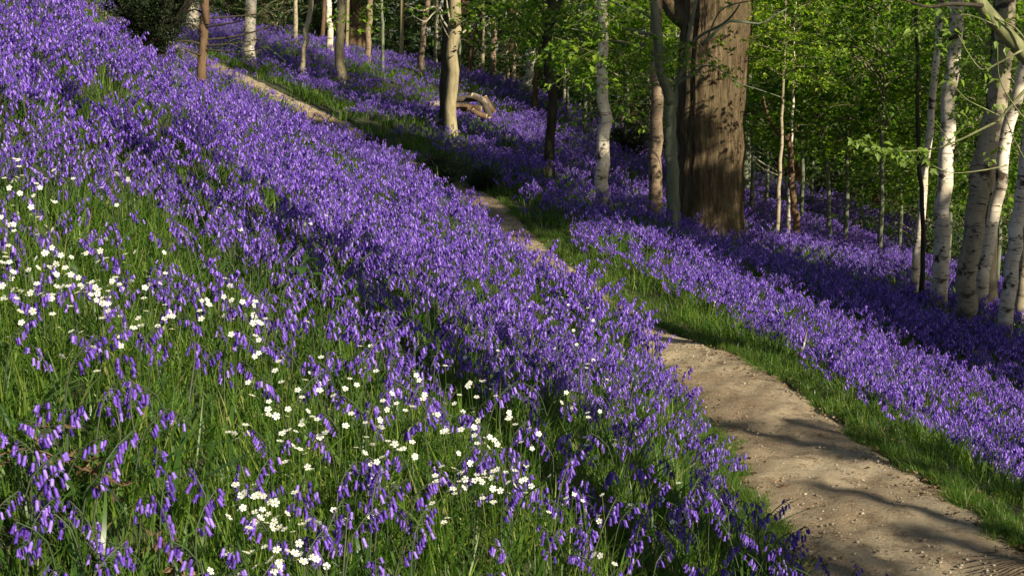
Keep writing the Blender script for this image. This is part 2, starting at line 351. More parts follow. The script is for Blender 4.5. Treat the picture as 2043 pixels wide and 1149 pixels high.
# ------------------------------------------------------------------ trees seen in the photograph
def make_tree(kind_name, label, cat, pts, D, w0, w1, H, bk, crown=None, group=None, seg=14, rough=.03, flare=.5, zc=None, cs=1.0, ck=0):
    """pts: image points up the trunk (base first); the trunk goes on to height H above the base"""
    if crown is THIN: H += 6.5; zc = (zc or 5)+5.5
    W = [P(u, v, D) for u, v in pts]
    g = gz(W[0][0], D); base = np.array([W[0][0], D, g])
    L = [np.array([0, 0, -.25]), np.array([0, 0, 0.0])]
    for q in W[1:]: L.append(q-base)
    if len(L) < 3: L.append(np.array([0, 0, 1.]))
    last = L[-1]; d = unit(last-L[-2]) ; vis = last[2]
    if H > vis+.5:
        for t in (.33, .66, 1.0):
            L.append(last + (H-vis)*t*np.array([d[0]*.6, d[1]*.3, 1.0]))
    L = resample(np.array(L), 26)
    kf = 1.0 if w0 > 100 else .88; r0 = kf*w0*D/FPX/2; r1 = kf*w1*D/FPX/2; z = L[:, 2]
    r = np.where(z < vis, r0+(r1-r0)*np.clip(z/max(vis, .1), 0, 1), r1*(1-.85*np.clip((z-vis)/max(H-vis, .5), 0, 1)))
    r = r*(1+flare*np.exp(-np.clip(z, 0, 9)/(.9*r0+.04)))
    root = empty(kind_name, base); tag(root, label, cat, group)
    mb = MB(); wob = np.random.default_rng(int(W[0][0]*100) % 9999)
    L[2:, :2] += wob.normal(0, min(.12*r0, .012)+.004, (len(L)-2, 2))
    tube(mb, L, r, seg, 0, rough, seed=int(abs(base[0])*77)+3, ridge=2.2 if seg > 60 else .5)
    obj("trunk", mb.mesh("trunk", [bk]), root)
    root['_top'] = float(H); root['_D'] = float(D)
    top = L[-1]
    if crown is not None:
        zc_ = zc if zc is not None else max(vis+1.5, H*.45)
        i = int(np.argmin(abs(L[:, 2]-zc_)))
        crown_on(root, crown, ck, zc_, cs, xy=(L[i][0], L[i][1]))
    return root, base
def branch(root, base, pts, D, w0, w1, bk, name="branch", dD=0.0, rough=.03, n=12):
    """pts: image points; D may vary by dD along the branch"""
    L = [P(u, v, D+dD*i/max(1, len(pts)-1))-base for i, (u, v) in enumerate(pts)]
    L = resample(np.array(L), n)
    mb = MB(); tube(mb, L, np.linspace(w0, w1, n)*D/FPX/2, 7, 0, rough, seed=len(pts)+int(pts[0][0]))
    return obj(name, mb.mesh(name, [bk]), root)
BG = "slender trees along the far side of the bluebell slope"
T = {}
def tr(key, *a, **k): T[key] = make_tree(*a, **k)
tr('t0', "dark_bush", "near-black bushy tree with many stems fanning up behind the flower bank at top left", "bush", [(305,98),(302,40),(300,-20)], 15.5, 60, 50, 3.2, 'dark')
r0, b0 = T['t0']
for k in range(34):
    a = -62+k*3.8; dd = random.uniform(-.8, .9)
    branch(r0, b0, [(304+a*.22+random.gauss(0, 3), 92-abs(a)*.25), (304+a*.72+random.gauss(0, 5), 45), (303+a*1.35, -12), (303+a*2.1, -120)], 15.5, random.uniform(9, 17), 4, 'dark', "stem", dd)
crown_on(r0, YEW, 0, .62, .50, .8, "crown"); crown_on(r0, YEW, 1, .18, .26, .5, "crown", (-.02, .1)); crown_on(r0, YEW, 1, .5, .45, .5, "crown", (.05, -.1))
tr('t1', "slim_tree", "brown slim tree with bare sideways twigs, standing at the edge of the path top left", "tree", [(398,146),(404,80),(408,40),(410,-10)], 19, 22, 17, 6.5, 'brown', THIN, zc=3.6, cs=.6)
r1, b1 = T['t1']
for q in ([(404,80),(450,76),(500,66),(540,52),(560,40)], [(406,55),(440,50),(475,44),(490,40)], [(402,62),(380,48),(362,50),(340,60)], [(400,88),(370,82),(345,88),(318,98)],
          [(405,100),(440,102),(480,104),(515,100)], [(404,112),(380,104),(362,96)], [(406,38),(430,36),(520,28),(570,14)], [(407,28),(386,20),(360,34)], [(405,92),(460,88),(505,82)]):
    branch(r1, b1, q, 19, 5, 1.5, 'dark', dD=random.uniform(-.5, .5))
tr('t2', "silver_birch", "bright white birch trunk beside the sunlit stretch of path at top left", "tree", [(496,134),(497,90),(499,40),(501,-10)], 28, 27, 23, 9, 'birch', THIN, zc=4.5, ck=1)
tr('t2b', "silver_birch", "wide pale birch behind the slim brown tree at top left", "tree", [(378,92),(382,60),(385,0)], 32, 34, 28, 9, 'birch', THIN, zc=5, cs=.9)
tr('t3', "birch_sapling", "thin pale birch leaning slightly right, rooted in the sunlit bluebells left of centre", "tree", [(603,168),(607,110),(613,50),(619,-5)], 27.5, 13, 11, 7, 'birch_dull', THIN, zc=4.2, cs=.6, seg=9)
tr('t4', "young_tree", "straight tan trunk standing in the bluebells, just right of the thin pale birch", "tree", [(678,154),(679,80),(681,-5)], 30, 23, 20, 9, 'tan', THIN, zc=4.8, cs=.9, ck=1)
tr('t5', "silver_birch", "narrow white birch close behind the straight tan trunk", "tree", [(661,112),(658,60),(654,-5)], 36, 15, 13, 9, 'birch', THIN, zc=5)
tr('t6', "young_tree", "mottled brown and cream trunk, next to the right of the wide brown trunk", "tree", [(734,128),(735,60),(738,-5)], 34, 14, 12, 9, 'birch_brown', THIN, zc=5, cs=.8, seg=9)
tr('t7', "young_tree", "very thin green mossy stem right of the mottled brown trunk", "tree", [(764,136),(763,60),(761,-5)], 33, 8, 7, 7, 'grey', THIN, zc=4.5, cs=.6, seg=8)
tr('t8', "birch_sapling", "small mottled birch leaning right, left of the tall pale central trunk", "tree", [(839,142),(843,90),(847,40),(853,-5)], 33, 15, 12, 8, 'birch_brown', THIN, zc=5, cs=.7, seg=9, ck=1)
tr('t9', "broad_tree", "wide brown trunk far back between the tan trunk and the mottled trunk", "tree", [(711,98),(711,50),(711,-5)], 42, 44, 40, 12, 'brown', TALL, zc=6, cs=1.1)
tr('t9b', "broad_tree", "dull brown trunk far back, left of the narrow white birch at top left", "tree", [(632,80),(633,30),(635,-5)], 44, 24, 22, 10, 'brown', THIN, zc=5.5)
tr('t10d', "young_tree", "dark narrow trunk pressed close against the left of the tall pale central trunk", "tree", [(884,245),(886,130),(888,60),(890,-5)], 25.2, 17, 15, 8, 'dark', THIN, zc=5, cs=.8, seg=10)
tr('t10', "tall_tree", "tall pale trunk with bare twigs beside the log pile, upper centre", "tree", [(897,272),(900,200),(904,100),(907,50),(906,-10)], 24, 27, 25, 10, 'tan', THIN, zc=5.2, cs=1.0)
r10, b10 = T['t10']
for q, a, b in (([(905,75),(893,55),(882,38),(878,22),(884,2)],5,2), ([(884,24),(866,14),(842,22),(818,14),(808,8)],4,1.5), ([(880,14),(862,30),(848,44),(826,34),(810,36)],3.5,1.5),
          ([(903,60),(895,30),(890,-5)],5,3), ([(900,84),(888,62),(878,40)],3,1.5), ([(912,76),(930,60),(944,46),(952,34)],4,2), ([(913,50),(925,42),(938,40),(952,30)],3.5,1.5), ([(878,60),(872,40),(876,18)],3,1)):
    branch(r10, b10, q, 24, a, b, 'pale_twig', dD=random.uniform(-.4, .4))
tr('t11', "birch_sapling", "thin brown stem leaning right, just right of the tall pale central trunk", "tree", [(934,128),(941,90),(948,55),(953,30),(958,-10)], 36, 9, 7, 6, 'brown', THIN, zc=4.5, cs=.5, seg=8)
tr('t11b', "birch_sapling", "thin grey stem right behind the tall pale central trunk", "tree", [(919,150),(917,90),(915,30),(914,-10)], 34, 6, 6, 6, 'grey', THIN, zc=4.5, cs=.5, seg=8, ck=1)
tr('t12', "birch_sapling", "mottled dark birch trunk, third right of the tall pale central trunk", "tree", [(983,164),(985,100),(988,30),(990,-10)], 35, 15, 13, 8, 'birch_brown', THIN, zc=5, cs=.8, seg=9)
tr('t13', "birch_sapling", "thin cream stem curving to the right, left of the white leaning birch", "tree", [(1013,153),(1012,100),(1018,75),(1028,55),(1040,20),(1045,-20)], 36, 7, 7, 6, 'tan', THIN, zc=4.8, cs=.5, seg=8)
tr('t14', "birch_sapling", "short straight thin pale stem between the curved cream stem and the white leaning birch", "tree", [(1023,163),(1026,120),(1029,85),(1033,20)], 36, 9, 7, 6, 'birch_dull', THIN, zc=4.8, cs=.5, seg=8)
tr('t15', "silver_birch", "white birch leaning right in the middle distance, its foot brightly lit", "tree", [(1053,190),(1057,145),(1064,95),(1075,45),(1084,-10)], 34, 20, 15, 9, 'birch', THIN, zc=5, cs=.9)
tr('t16', "birch_sapling", "rough brown trunk close to the right side of the white leaning birch", "tree", [(1064,204),(1072,160),(1077,110),(1080,45),(1083,-10)], 32, 15, 11, 8, 'brown', THIN, zc=5, cs=.7, seg=9, ck=1)
tr('t17', "dark_tree", "dark crooked tree with forking boughs, in front of the white leaning birch", "tree", [(1095,356),(1098,280),(1104,200),(1093,150),(1092,80),(1098,20),(1105,-20)], 20, 23, 20, 9, 'dark', SAP, zc=6.0, cs=.3)
r17, b17 = T['t17']
for q, a, b in (([(1093,150),(1092,100),(1096,60),(1110,20),(1128,-15)],18,10), ([(1090,92),(1068,72),(1048,55),(1030,36),(1012,22)],9,3), ([(1094,45),(1080,20),(1060,-10)],9,5), ([(1100,50),(1130,36),(1160,40)],4,2), ([(1048,55),(1042,30),(1044,10)],4,2)):
    branch(r17, b17, q, 20, a, b, 'dark', dD=random.uniform(-.6, .3))
tr('t18', "silver_birch", "cream birch with dark bands, rising from the bright flower crest", "tree", [(1202,420),(1203,340),(1205,260),(1205,160),(1203,60),(1201,-10)], 17, 31, 22, 8, 'birch', THIN, zc=5.3, cs=.6)
tr('t19', "dark_birch", "brown birch with black bands, left beside the forked green-grey tree", "tree", [(1307,442),(1307,340),(1309,230),(1309,120),(1310,-10)], 18.5, 33, 26, 8, 'birch_brown', THIN, zc=5.5, cs=.6, ck=1)
tr('t20', "forked_tree", "smooth green-grey tree forking in front of the massive brown trunk", "tree", [(1340,480),(1343,420),(1341,350),(1340,290),(1338,225),(1345,190)], 17.5, 31, 25, 2.2, 'grey')
r20, b20 = T['t20']
for q, a, b in (([(1341,215),(1330,175),(1317,140),(1314,90),(1308,30),(1300,-20),(1290,-200)],22,14), ([(1343,205),(1352,160),(1368,130),(1372,80),(1385,20),(1400,-60)],9,6), ([(1345,175),(1362,160),(1392,145),(1402,130)],10,3),
          ([(1312,70),(1280,66),(1240,52),(1215,30),(1185,12),(1150,14)],8,3), ([(1313,88),(1270,90),(1225,82),(1190,74),(1160,62),(1140,58)],6,2), ([(1310,45),(1275,22),(1240,14),(1222,-5)],6,3),
          ([(1372,95),(1400,70),(1440,50),(1462,30),(1475,10)],7,3), ([(1400,90),(1420,72),(1450,44),(1480,44),(1520,48),(1545,32),(1570,18)],8,3), ([(1374,150),(1420,130),(1470,165),(1510,178),(1560,195)],4,1.5),
          ([(1322,150),(1300,166),(1270,172)],3,1), ([(1410,80),(1440,20),(1500,2)],4,2)):
    branch(r20, b20, q, 17.5, a, b, 'grey', dD=random.uniform(-.9, -.1))

tr('t21', "giant_tree", "massive brown trunk with deeply ribbed bark, the thickest tree in the wood", "tree", [(1416,490),(1416,400),(1418,280),(1424,150),(1430,60),(1432,-10)], 20.5, 122, 138, 16, 'redwood', TALL, seg=120, rough=.009, flare=.22, zc=10, cs=1.3)
r21, b21 = T['t21']
# ribs of the big trunk are real relief
me21 = [c for c in r21.children if c.name.startswith('trunk')][0].data
co = np.empty(len(me21.vertices)*3); me21.vertices.foreach_get('co', co)
for q, a, b in (([(1385,40),(1350,20),(1320,-30)],60,34), ([(1470,20),(1500,-20),(1540,-80)],34,22)):
    branch(r21, b21, q, 20.5, a, b, 'redwood', dD=.2)
tr('t22', "birch_sapling", "thin pale stem in the dim bluebells right of the massive trunk", "tree", [(1551,476),(1553,400),(1559,300),(1562,200)], 21, 10, 7, 4.5, 'birch_dull', SAP, zc=2.6, cs=.6, seg=8)
tr('t23', "birch_sapling", "short pale stem just behind the dark crooked sapling right of the massive trunk", "tree", [(1572,480),(1573,420),(1578,350),(1580,260)], 22, 10, 7, 4.5, 'birch', SAP, zc=2.8, cs=.6, seg=8, ck=1)
tr('t24', "crooked_sapling", "dark brown sapling forking into a Y right of the massive trunk", "tree", [(1592,505),(1590,440),(1580,380),(1578,320),(1574,268)], 22, 17, 12, 2.2, 'brown')
r24, b24 = T['t24']
for q, a, b in (([(1576,282),(1560,272),(1545,258),(1530,225),(1522,190)],9,4), ([(1576,278),(1586,256),(1600,246),(1625,238),(1640,220)],9,3), ([(1582,400),(1560,350),(1520,325),(1490,300),(1470,270)],3,1.5), ([(1552,350),(1520,335),(1488,308)],3,1)):
    branch(r24, b24, q, 22, a, b, 'brown' if a > 5 else 'pale_twig', dD=random.uniform(-.5, .5))

tr('t25', "leafy_sapling", "straight slim dark-stemmed sapling between the Y-shaped sapling and the right-hand birches", "tree", [(1655,535),(1655,450),(1652,350),(1645,280),(1640,200),(1640,100)], 23, 11, 7, 4.9, 'grey', SAP, zc=2.0, cs=1.05, seg=8, ck=3)
r25, b25 = T['t25']
for q in ([(1650,300),(1630,260),(1610,230)], [(1650,290),(1668,255),(1690,225)], [(1645,250),(1625,215),(1600,195)], [(1643,230),(1665,195),(1700,170)]): branch(r25, b25, q, 23, 5, 1.5, 'twig')
tr('t26', "silver_birch", "slender cream birch leaning right, leftmost of the right-hand birch group", "tree", [(1820,594),(1829,500),(1842,400),(1853,300),(1862,200),(1872,80),(1880,-10)], 18, 20, 15, 9, 'birch', THIN, zc=4.5, cs=.8, ck=1)
tr('t27', "young_tree", "thin black stem between the two left birches of the right-hand group", "tree", [(1839,612),(1841,520),(1839,400),(1834,300),(1832,180),(1828,60)], 17, 12, 8, 5, 'dark', SAP, zc=5.0, cs=.4, seg=8)
tr('t28', "silver_birch", "straight banded birch just right of the thin black stem", "tree", [(1873,612),(1876,520),(1882,400),(1892,250),(1904,100),(1908,-10)], 16.5, 37, 30, 9, 'birch', THIN, zc=6.4, cs=.6)
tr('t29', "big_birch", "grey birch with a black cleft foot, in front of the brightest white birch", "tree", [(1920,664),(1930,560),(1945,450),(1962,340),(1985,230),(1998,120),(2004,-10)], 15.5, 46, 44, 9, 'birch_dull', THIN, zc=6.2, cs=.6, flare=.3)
tr('t29b', "dark_tree", "dark leafy-limbed trunk running up behind the black-footed grey birch at top right", "tree", [(1975,560),(1978,400),(1984,250),(1990,120),(1996,-10)], 19, 34, 34, 9, 'dark', THIN, zc=5.8, cs=.7)
tr('t30', "silver_birch", "brightest white birch leaning right, tucked behind the black-footed grey birch", "tree", [(1953,630),(1966,540),(1983,430),(2001,330),(2022,230),(2043,130),(2060,40)], 17, 29, 27, 9, 'birch', THIN, zc=4.5, cs=.8, ck=1)
tr('t31', "silver_birch", "grey-white birch leaning right with a hollow black foot, at the right edge of the picture", "tree", [(2005,678),(2015,580),(2027,480),(2040,380),(2056,270),(2075,130)], 15, 34, 31, 9, 'birch', THIN, zc=6.4, cs=.6)
tr('t32', "silver_birch", "tan birch half hidden behind the hollow-footed birch at the right edge", "tree", [(2032,625),(2042,540),(2052,440),(2062,300)], 18, 24, 22, 8, 'birch_dull', THIN, zc=4.5, cs=.8, ck=1)
for k, (u, v, D, wd, h, lb) in enumerate([(1748,415,40,16,8,"reddish brown trunk far back between the slim sapling and the right-hand birches"),(1490,380,36,22,9,"grey trunk far back peeping out just right of the massive trunk"),
        (1245,250,38,14,7,"pale sunlit trunk far behind, between the cream birch and the brown birch"),(1168,225,40,16,7,"brown sunlit trunk far behind, just left of the cream birch"),
        (1775,420,42,13,8,"dark thin trunk far back, nearest on the left to the right-hand birches"),(1700,400,44,12,8,"dark thin trunk far back above the shaded bluebells right of the slim sapling"),
        (808,110,46,16,9,"dark trunk far back left of the small mottled birch"),(566,75,44,20,9,"brown trunk far back between the white birch and the thin pale birch"),
        (455,78,44,18,9,"dark trunk far back just left of the bright white birch"),(1000,120,48,18,9,"dark trunk far back behind the thin cream curved stem"),
        (1550,330,44,12,8,"dark trunk far back above the Y-shaped sapling"),(1290,240,42,12,7,"pale trunk far back just left of the brown birch"),
        (588,92,38,11,8,"very thin pale trunk far back, first left of the thin birch in the sunlit bluebells"),(645,98,40,10,8,"very thin brown trunk far back between the dull brown trunk and the narrow white birch"),(692,105,38,9,8,"very thin cream trunk far back against the wide brown trunk"),
        (800,118,38,9,8,"very thin cream trunk far back left of the small mottled birch"),(868,150,37,9,8,"very thin pale trunk far back just left of the dark narrow trunk"),(1128,215,36,11,8,"slim pale trunk far back just right of the dark crooked tree"),(962,142,38,8,8,"very thin tan trunk far back in the dark gap right of the tall pale trunk")]):
    tr('b%d' % k, "background_tree", lb, "tree", [(u,v),(u+3,v-150)], D, wd, wd*.8, h+2, ['brown','grey','birch','tan','dark','dark','dark','brown','dark','dark','dark','birch','birch_dull','brown','tan','tan','birch_dull','birch','tan'][k], TALL, group="dim trunks in the background", seg=8, zc=4.5+(k % 3), cs=.9, ck=k)

# ------------------------------------------------------------------ leafy saplings and bushes of the understorey
ORD = ["leftmost","second","third","fourth","fifth","sixth","seventh","eighth","ninth","tenth","eleventh","twelfth","thirteenth","fourteenth","fifteenth","sixteenth","seventeenth","eighteenth","nineteenth","twentieth","twenty-first","twenty-second","twenty-third","twenty-fourth","twenty-fifth","twenty-sixth"]
sap = [(1130,34,1.0,1.2),(1165,30,1.5,1.2),(1245,30,1.9,.95),(1250,36,1.2,1.5),(1345,30,1.6,1.3),(1500,26,1.1,1.1),(1530,32,1.6,1.4),(1600,27,1.5,1.2),
       (1690,24,1.6,1.15),(1720,34,1.6,1.5),(1760,22,1.9,1.05),(1800,29,1.3,1.3),(1950,22,1.5,1.0),(1900,27,1.1,1.2),(2000,24,1.3,1.1),(2060,20,1.7,1.0),(1960,33,1.1,1.4),(1620,38,1.6,1.6),(1420,38,2.0,1.6),(1880,38,1.2,1.6),(2050,32,1.0,1.4)]
sap.sort()
for k, (u, D, z, s) in enumerate(sap):
    x = (u-1021.5)/FPX*D; g = gz(x, D); root = empty("leafy_sapling", (x, D, g))
    tag(root, ("leftmost" if k == 0 else ORD[k]+" from the left")+" of the green leafy saplings filling the right half of the wood", "sapling", "green leafy saplings behind the birches")
    mb = MB(); tube(mb, [(0,0,-.2),(.02,0,1),(-.03,.03,2.2),(.02,.0,z+.5+2.2*s)], [.045,.036,.025,.008], 7, 0, .04); obj("trunk", mb.mesh("trunk", ['grey']), root)
    crown_on(root, SAP, k, z*.85+.55, s)
bush = [(560,40,.75),(700,43,.9),(800,44,.85),(880,45,.9),(960,43,.95),(1080,40,1.0),(1180,38,.95),(1265,33,.7),(1330,40,1.0),(1690,42,1.1),(1800,40,1.0),(1860,30,.7),(1980,36,1.1),(2080,30,1.0),(480,42,.8),(420,40,.8),(1560,42,1.1),(270,38,.8),(1440,44,1.1)]
bush.sort()
for k, (u, D, s) in enumerate(bush):
    x = (u-1021.5)/FPX*D; g = gz(x, D); root = empty("dark_bush", (x, D, g))
    tag(root, ("leftmost" if k == 0 else ORD[k]+" from the left")+" of the low dark bushes along the far edge of the bluebells", "bush", "low dark bushes at the far edge")
    mb = MB()
    for j in range(5): a = j*1.3; tube(mb, [(0,0,-.1),(.25*cos(a),.25*sin(a),.5),(.7*cos(a),.7*sin(a),1.3*s)], [.03,.02,.008], 5, 0)
    obj("trunk", mb.mesh("trunk", ['dark']), root); crown_on(root, BUSH, k, .05, s*1.5, s*1.35)

# unseen trees added off to the right and behind to shade the slope, and the canopy over the far wood
def shade_tree(x, y, ztop, s, k, label, kind=TALL, trunk=.16, sz=None):
    g = gz(x, y); root = empty("shade_tree", (x, y, g)); tag(root, label, "tree", "trees outside the frame")
    h = ztop-g; mb = MB(); tube(mb, [(0,0,-.3),(.05,.02,h*.4),(-.05,.05,h*.7),(0,0,h)], [trunk*1.2,trunk,trunk*.7,.03], 9, 0, .04); obj("trunk", mb.mesh("trunk", ['brown']), root)
    crown_on(root, kind, k, h-6.0*(sz or s), s, sz)
def shade_at(u, v, D, zup, s, k, kind=None, sz=None):
    kind = kind or DENSE
    """tree whose crown middle lies zup metres above the shaded point, towards the sun"""
    p = P(u, v, D); t = zup/S[2]; q = p+S*t
    dz = -1.3 if sz is None else 0; sz = sz or .20; shade_tree(q[0], q[1], q[2]+dz+3.0*sz, s, k, "unseen tree added off to the right to cast shade, number %s towards the sun" % ORD[k % 26], kind, sz=sz)
k = 0
for (u, v, D, zu, s) in [(860,315,20.5,8,.5),(740,262,22.5,9,.7),(630,218,24,9.5,.62),(960,368,17.8,8,.6),(1140,380,18.5,8.5,.6),(1330,440,17.0,6.5,.85),(1520,530,17.0,6,.95),(1700,610,16.0,6,.95),(1900,690,14.5,6,.75),(1790,520,22,7,.7),
                         (1470,480,18,6,.45),(1990,690,13.5,6,.6),(1600,540,19.5,7,.5)]:
    shade_at(u, v, D, zu, s, k); k += 1
for (u, v, D, zu, s) in [(1620,1110,5.5,3.6,.20),(1540,880,7.7,3.6,.14),(1720,870,7.6,3.6,.13),(1990,985,6.7,3.6,.13),(1800,1010,6.2,3.6,.09),(1950,1130,5.6,3.6,.13),(300,250,8.5,4,.16),(120,160,8.2,4,.13)]:
    shade_at(u, v, D, zu, s, k, TALL, .09); k += 1
for (u, v, D, zu, s) in [(1425,415,19.7,5.5,.45),(1370,300,19.9,5.5,.28)]:
    shade_at(u, v, D, zu, s, k, DENSE, .2); k += 1
for i_, (x, y) in enumerate([(-14,48),(-7,50),(0,52),(7,50),(14,52),(21,48),(-10,58),(-2,60),(5,60),(12,60),(20,58),(27,54),(-18,56),(16,40),(22,36),(-16,38)]):
    shade_tree(x, y, gz(x, y)+11+(i_ % 3), 1.25, i_, "background canopy tree, "+ORD[i_]+" of those closing the view behind the slope", trunk=.2, kind=DENSE)

# dark evergreen undergrowth beside the shaded bend of the path
for u, v, D, sc_, sz_, lb in [(890,318,19.3,.42,.26,"low black-green bush in the deep shade where the path bends below the tall pale trunk"),(975,345,18.9,.26,.22,"smaller dark bush just right of the black-green bush by the shaded path"),(745,268,22.0,.3,.18,"low dark bush on the bank above the stone step of the path"),(1265,300,30,.6,.5,"round dark bush in the dim bluebells behind the brown birch")]:
    x = (u-1021.5)/FPX*D; g = gz(x, D); root = empty("low_bush", (x, D, g)); tag(root, lb, "bush")
    mb = MB()
    for j in range(5): a = j*1.3; tube(mb, [(0,0,-.1),(.25*sc_*cos(a),.25*sc_*sin(a),.5*sz_),(.7*sc_*cos(a),.7*sc_*sin(a),1.5*sz_)], [.012,.01,.004], 5, 0)
    obj("stems", mb.mesh("stems", ['dark']), root); crown_on(root, YEW, int(u) % 5, -.08, sc_, sz_)
# flat stone step in the path
p = P(762,306,21.6); i_ = int(np.argmin(np.linalg.norm(PC[:, :2]-p[:2], axis=1))); mb = MB()
c = PC[i_]; t_ = np.array([*TAN[i_], 0]); n_ = np.array([*NRM[i_], 0]); t_[2] = (PC[i_+3, 2]-PC[i_-3, 2])/np.linalg.norm(PC[i_+3, :2]-PC[i_-3, :2])
ring = [(-.36,-.24),(-.40,.02),(-.33,.27),(.05,.30),(.34,.25),(.38,-.03),(.31,-.26),(-.02,-.29)]
V = [n_*a+t_*b+np.array([0,0,z]) for z, k_ in ((-.05,1.0),(.030,1.0),(.040,.94)) for a, b in [(x_*k_, y_*k_) for x_, y_ in ring]]
mb.add(V, [(7,6,5,4,3,2,1,0), tuple(range(16, 24))]+[(r_*8+k, r_*8+(k+1) % 8, (r_+1)*8+(k+1) % 8, (r_+1)*8+k) for r_ in range(2) for k in range(8)])
tag(obj("stone_slab", mb.mesh("stone_slab", ['slab'], False), None, tuple(c+np.array([0,0,.01]))), "flat grey stone slab laid as a step across the shaded part of the path", "stone slab")

# far wood: one leafy mass nobody could count
mb = MB(); rg = np.random.default_rng(5); N = 70000
xx = rg.uniform(-38, 48, N); yy = rg.uniform(62, 82, N); zz = ground(xx, yy)+rg.random(N)**1.1*16
keep = (np.sin(xx*.9+zz*.5)+np.sin(zz*1.3-yy*.3)+rg.normal(0, .8, N)) > -.6
q = np.c_[xx, yy, zz][keep]; nn = len(q)
leaves(mb, q, rg.normal(0, 1, (nn, 3)), unit(rg.normal(0, .6, (nn, 3))+[0, -.3, 1]), .42, .34)
tag(obj("distant_wood", mb.mesh("distant_wood", ['leaf_dark'])), "dark green mass of distant woodland closing the view behind all the trees", "woodland", kind='stuff')

# ------------------------------------------------------------------ near tree at the right edge whose boughs hang into the frame
Dn = 8.0; xb = (2330-1021.5)/FPX*Dn; g = gz(xb, Dn); rN = empty("overhanging_tree", (xb, Dn, g)); bN = np.array([xb, Dn, g])
tag(rN, "near tree whose pale bough and leafy twigs reach in from the right edge", "tree")
mb = MB(); tube(mb, [(0,0,-.3),(.03,0,1.2),(-.03,0,2.5),(0,0,4.5),(.1,.1,7)], [.24,.17,.15,.10,.03], 14, 0, .04); obj("trunk", mb.mesh("trunk", ['grey']), rN)
crown_on(rN, THIN, 0, 4.6, .8)
branch(rN, bN, [(2330,300),(2200,232),(2100,165),(2040,105),(1990,50),(1945,-5),(1905,-70),(1870,-140)], Dn, 40, 22, 'lichen')
tw = [([(2330,240),(2150,130),(2043,180),(2000,235),(1950,262),(1890,290),(1830,302),(1770,300)],11,3), ([(2070,120),(2030,60),(1985,35),(1965,10)],6,2), ([(2040,100),(1985,130),(1960,140),(1935,112),(1912,70)],6,2),
      ([(1996,232),(1960,215),(1925,196),(1900,165)],4,1.5), ([(1880,298),(1930,240),(1905,225)],3,1.2), ([(2060,250),(2030,220),(1995,160),(1990,90)],5,2), ([(1960,12),(1900,8),(1850,14),(1800,-2)],12,5),
      ([(2050,330),(2020,270),(2002,215)],4,2), ([(2010,330),(1960,340),(1900,345),(1860,330)],4,1.5), ([(1900,290),(1880,262),(1862,240)],3,1.2), ([(1985,50),(1930,30),(1880,35),(1840,60)],4,1.5),([(2060,30),(2010,40),(1980,45)],5,2)]
for q, a, b in tw: branch(rN, bN, q, Dn-.1, a*.75, b*.8, 'dark' if a > 11.5 else 'lichen', "twig", dD=random.uniform(-.4, .2))
mb = MB()
for (u, v, n_) in [(1770,300,16),(1745,295,14),(1800,305,16),(1725,282,12),(1815,318,14),(1700,285,10),(1832,302,10),(1790,325,12),(1852,315,6),(1930,242,4),(1905,222,3),(1965,140,4),(1912,72,6),(1890,64,5),(1990,156,3),(1925,196,4),(1940,120,4),
                  (1898,166,5),(1870,95,6),(1850,50,7),(1955,215,3),(2000,215,3),(1905,272,3),(1990,300,3),(1968,318,4),(1860,330,4),(1925,285,3),(1830,60,6),(1880,30,6),(2030,30,4),(2005,90,3),(1975,35,3)]:
    for _ in range(n_):
        p = P(u+random.gauss(0, 9), v+random.gauss(0, 6), Dn-.1+random.gauss(0, .06))-bN
        leaves(mb, p[None], np.array([[random.gauss(0, .8), random.gauss(0, .8), -.45]]), np.array([[random.gauss(0, .5), -.5, 1]]), random.uniform(.035, .06), .03)
obj("foliage", mb.mesh("foliage", ['fresh']), rN)
# leaves low on the forked tree and the dark crooked tree
def low_foliage(key, spots, D, size, m='leaf'):
    root, base = T[key]; mb = MB()
    for (u, v, ru, rv, n_) in spots:
        for _ in range(n_):
            p = P(u+random.gauss(0, ru), v+random.gauss(0, rv), D+random.gauss(-.2, .35))-base
            d = np.array([random.gauss(0, 1), random.gauss(0, 1), random.gauss(-.2, .3)])
            spray(mb, p, d, .28, 9, size, spread=.5, twig=.003)
    obj("foliage", mb.mesh("foliage", [m, 'twig']), root)
low_foliage('t20', [(1370,92,14,10,7),(1395,122,12,8,7),(1415,130,12,8,5),(1345,100,10,8,3),(1180,30,40,14,10),(1240,60,30,20,10),(1470,160,14,10,3),(1225,130,30,30,8)], 17.0, .07)
low_foliage('t17', [(1000,15,45,14,16),(1060,25,40,18,18),(1130,90,22,30,12),(1150,190,18,40,8),(1120,30,30,16,12),(960,-5,30,10,8),(1010,40,50,24,26),(1080,60,40,30,20)], 19.4, .08)
low_foliage('t25', [(1640,120,60,50,34),(1560,100,40,40,16),(1700,200,50,40,22),(1620,240,40,30,12)], 22.7, .075)
low_foliage('t28', [(1760,40,70,30,26),(1850,90,50,40,20),(1900,40,40,30,12),(1700,120,40,30,10)], 16.2, .07)
low_foliage('t19', [(1260,140,35,40,14),(1180,200,30,40,8),(1240,220,20,20,6)], 19.5, .07)
low_foliage('t18', [(1190,50,55,40,26),(1240,110,40,40,14),(1165,115,35,30,12)], 16.2, .075)
low_foliage('t21', [(1560,50,70,40,30),(1620,110,50,40,16),(1510,30,30,30,8)], 19.0, .08)
low_foliage('t31', [(1960,60,40,50,22),(1900,150,30,40,10),(2010,160,30,50,10)], 13.6, .055, 'fresh')
low_foliage('t10', [(960,20,30,14,8),(760,12,50,10,10),(700,40,30,16,6)], 23.5, .08)
low_foliage('t1', [(520,98,20,5,6),(345,90,14,5,6),(470,90,20,8,6),(375,106,12,6,5),(450,20,40,10,8),(550,20,20,14,6)], 19, .04, 'leaf_dark')

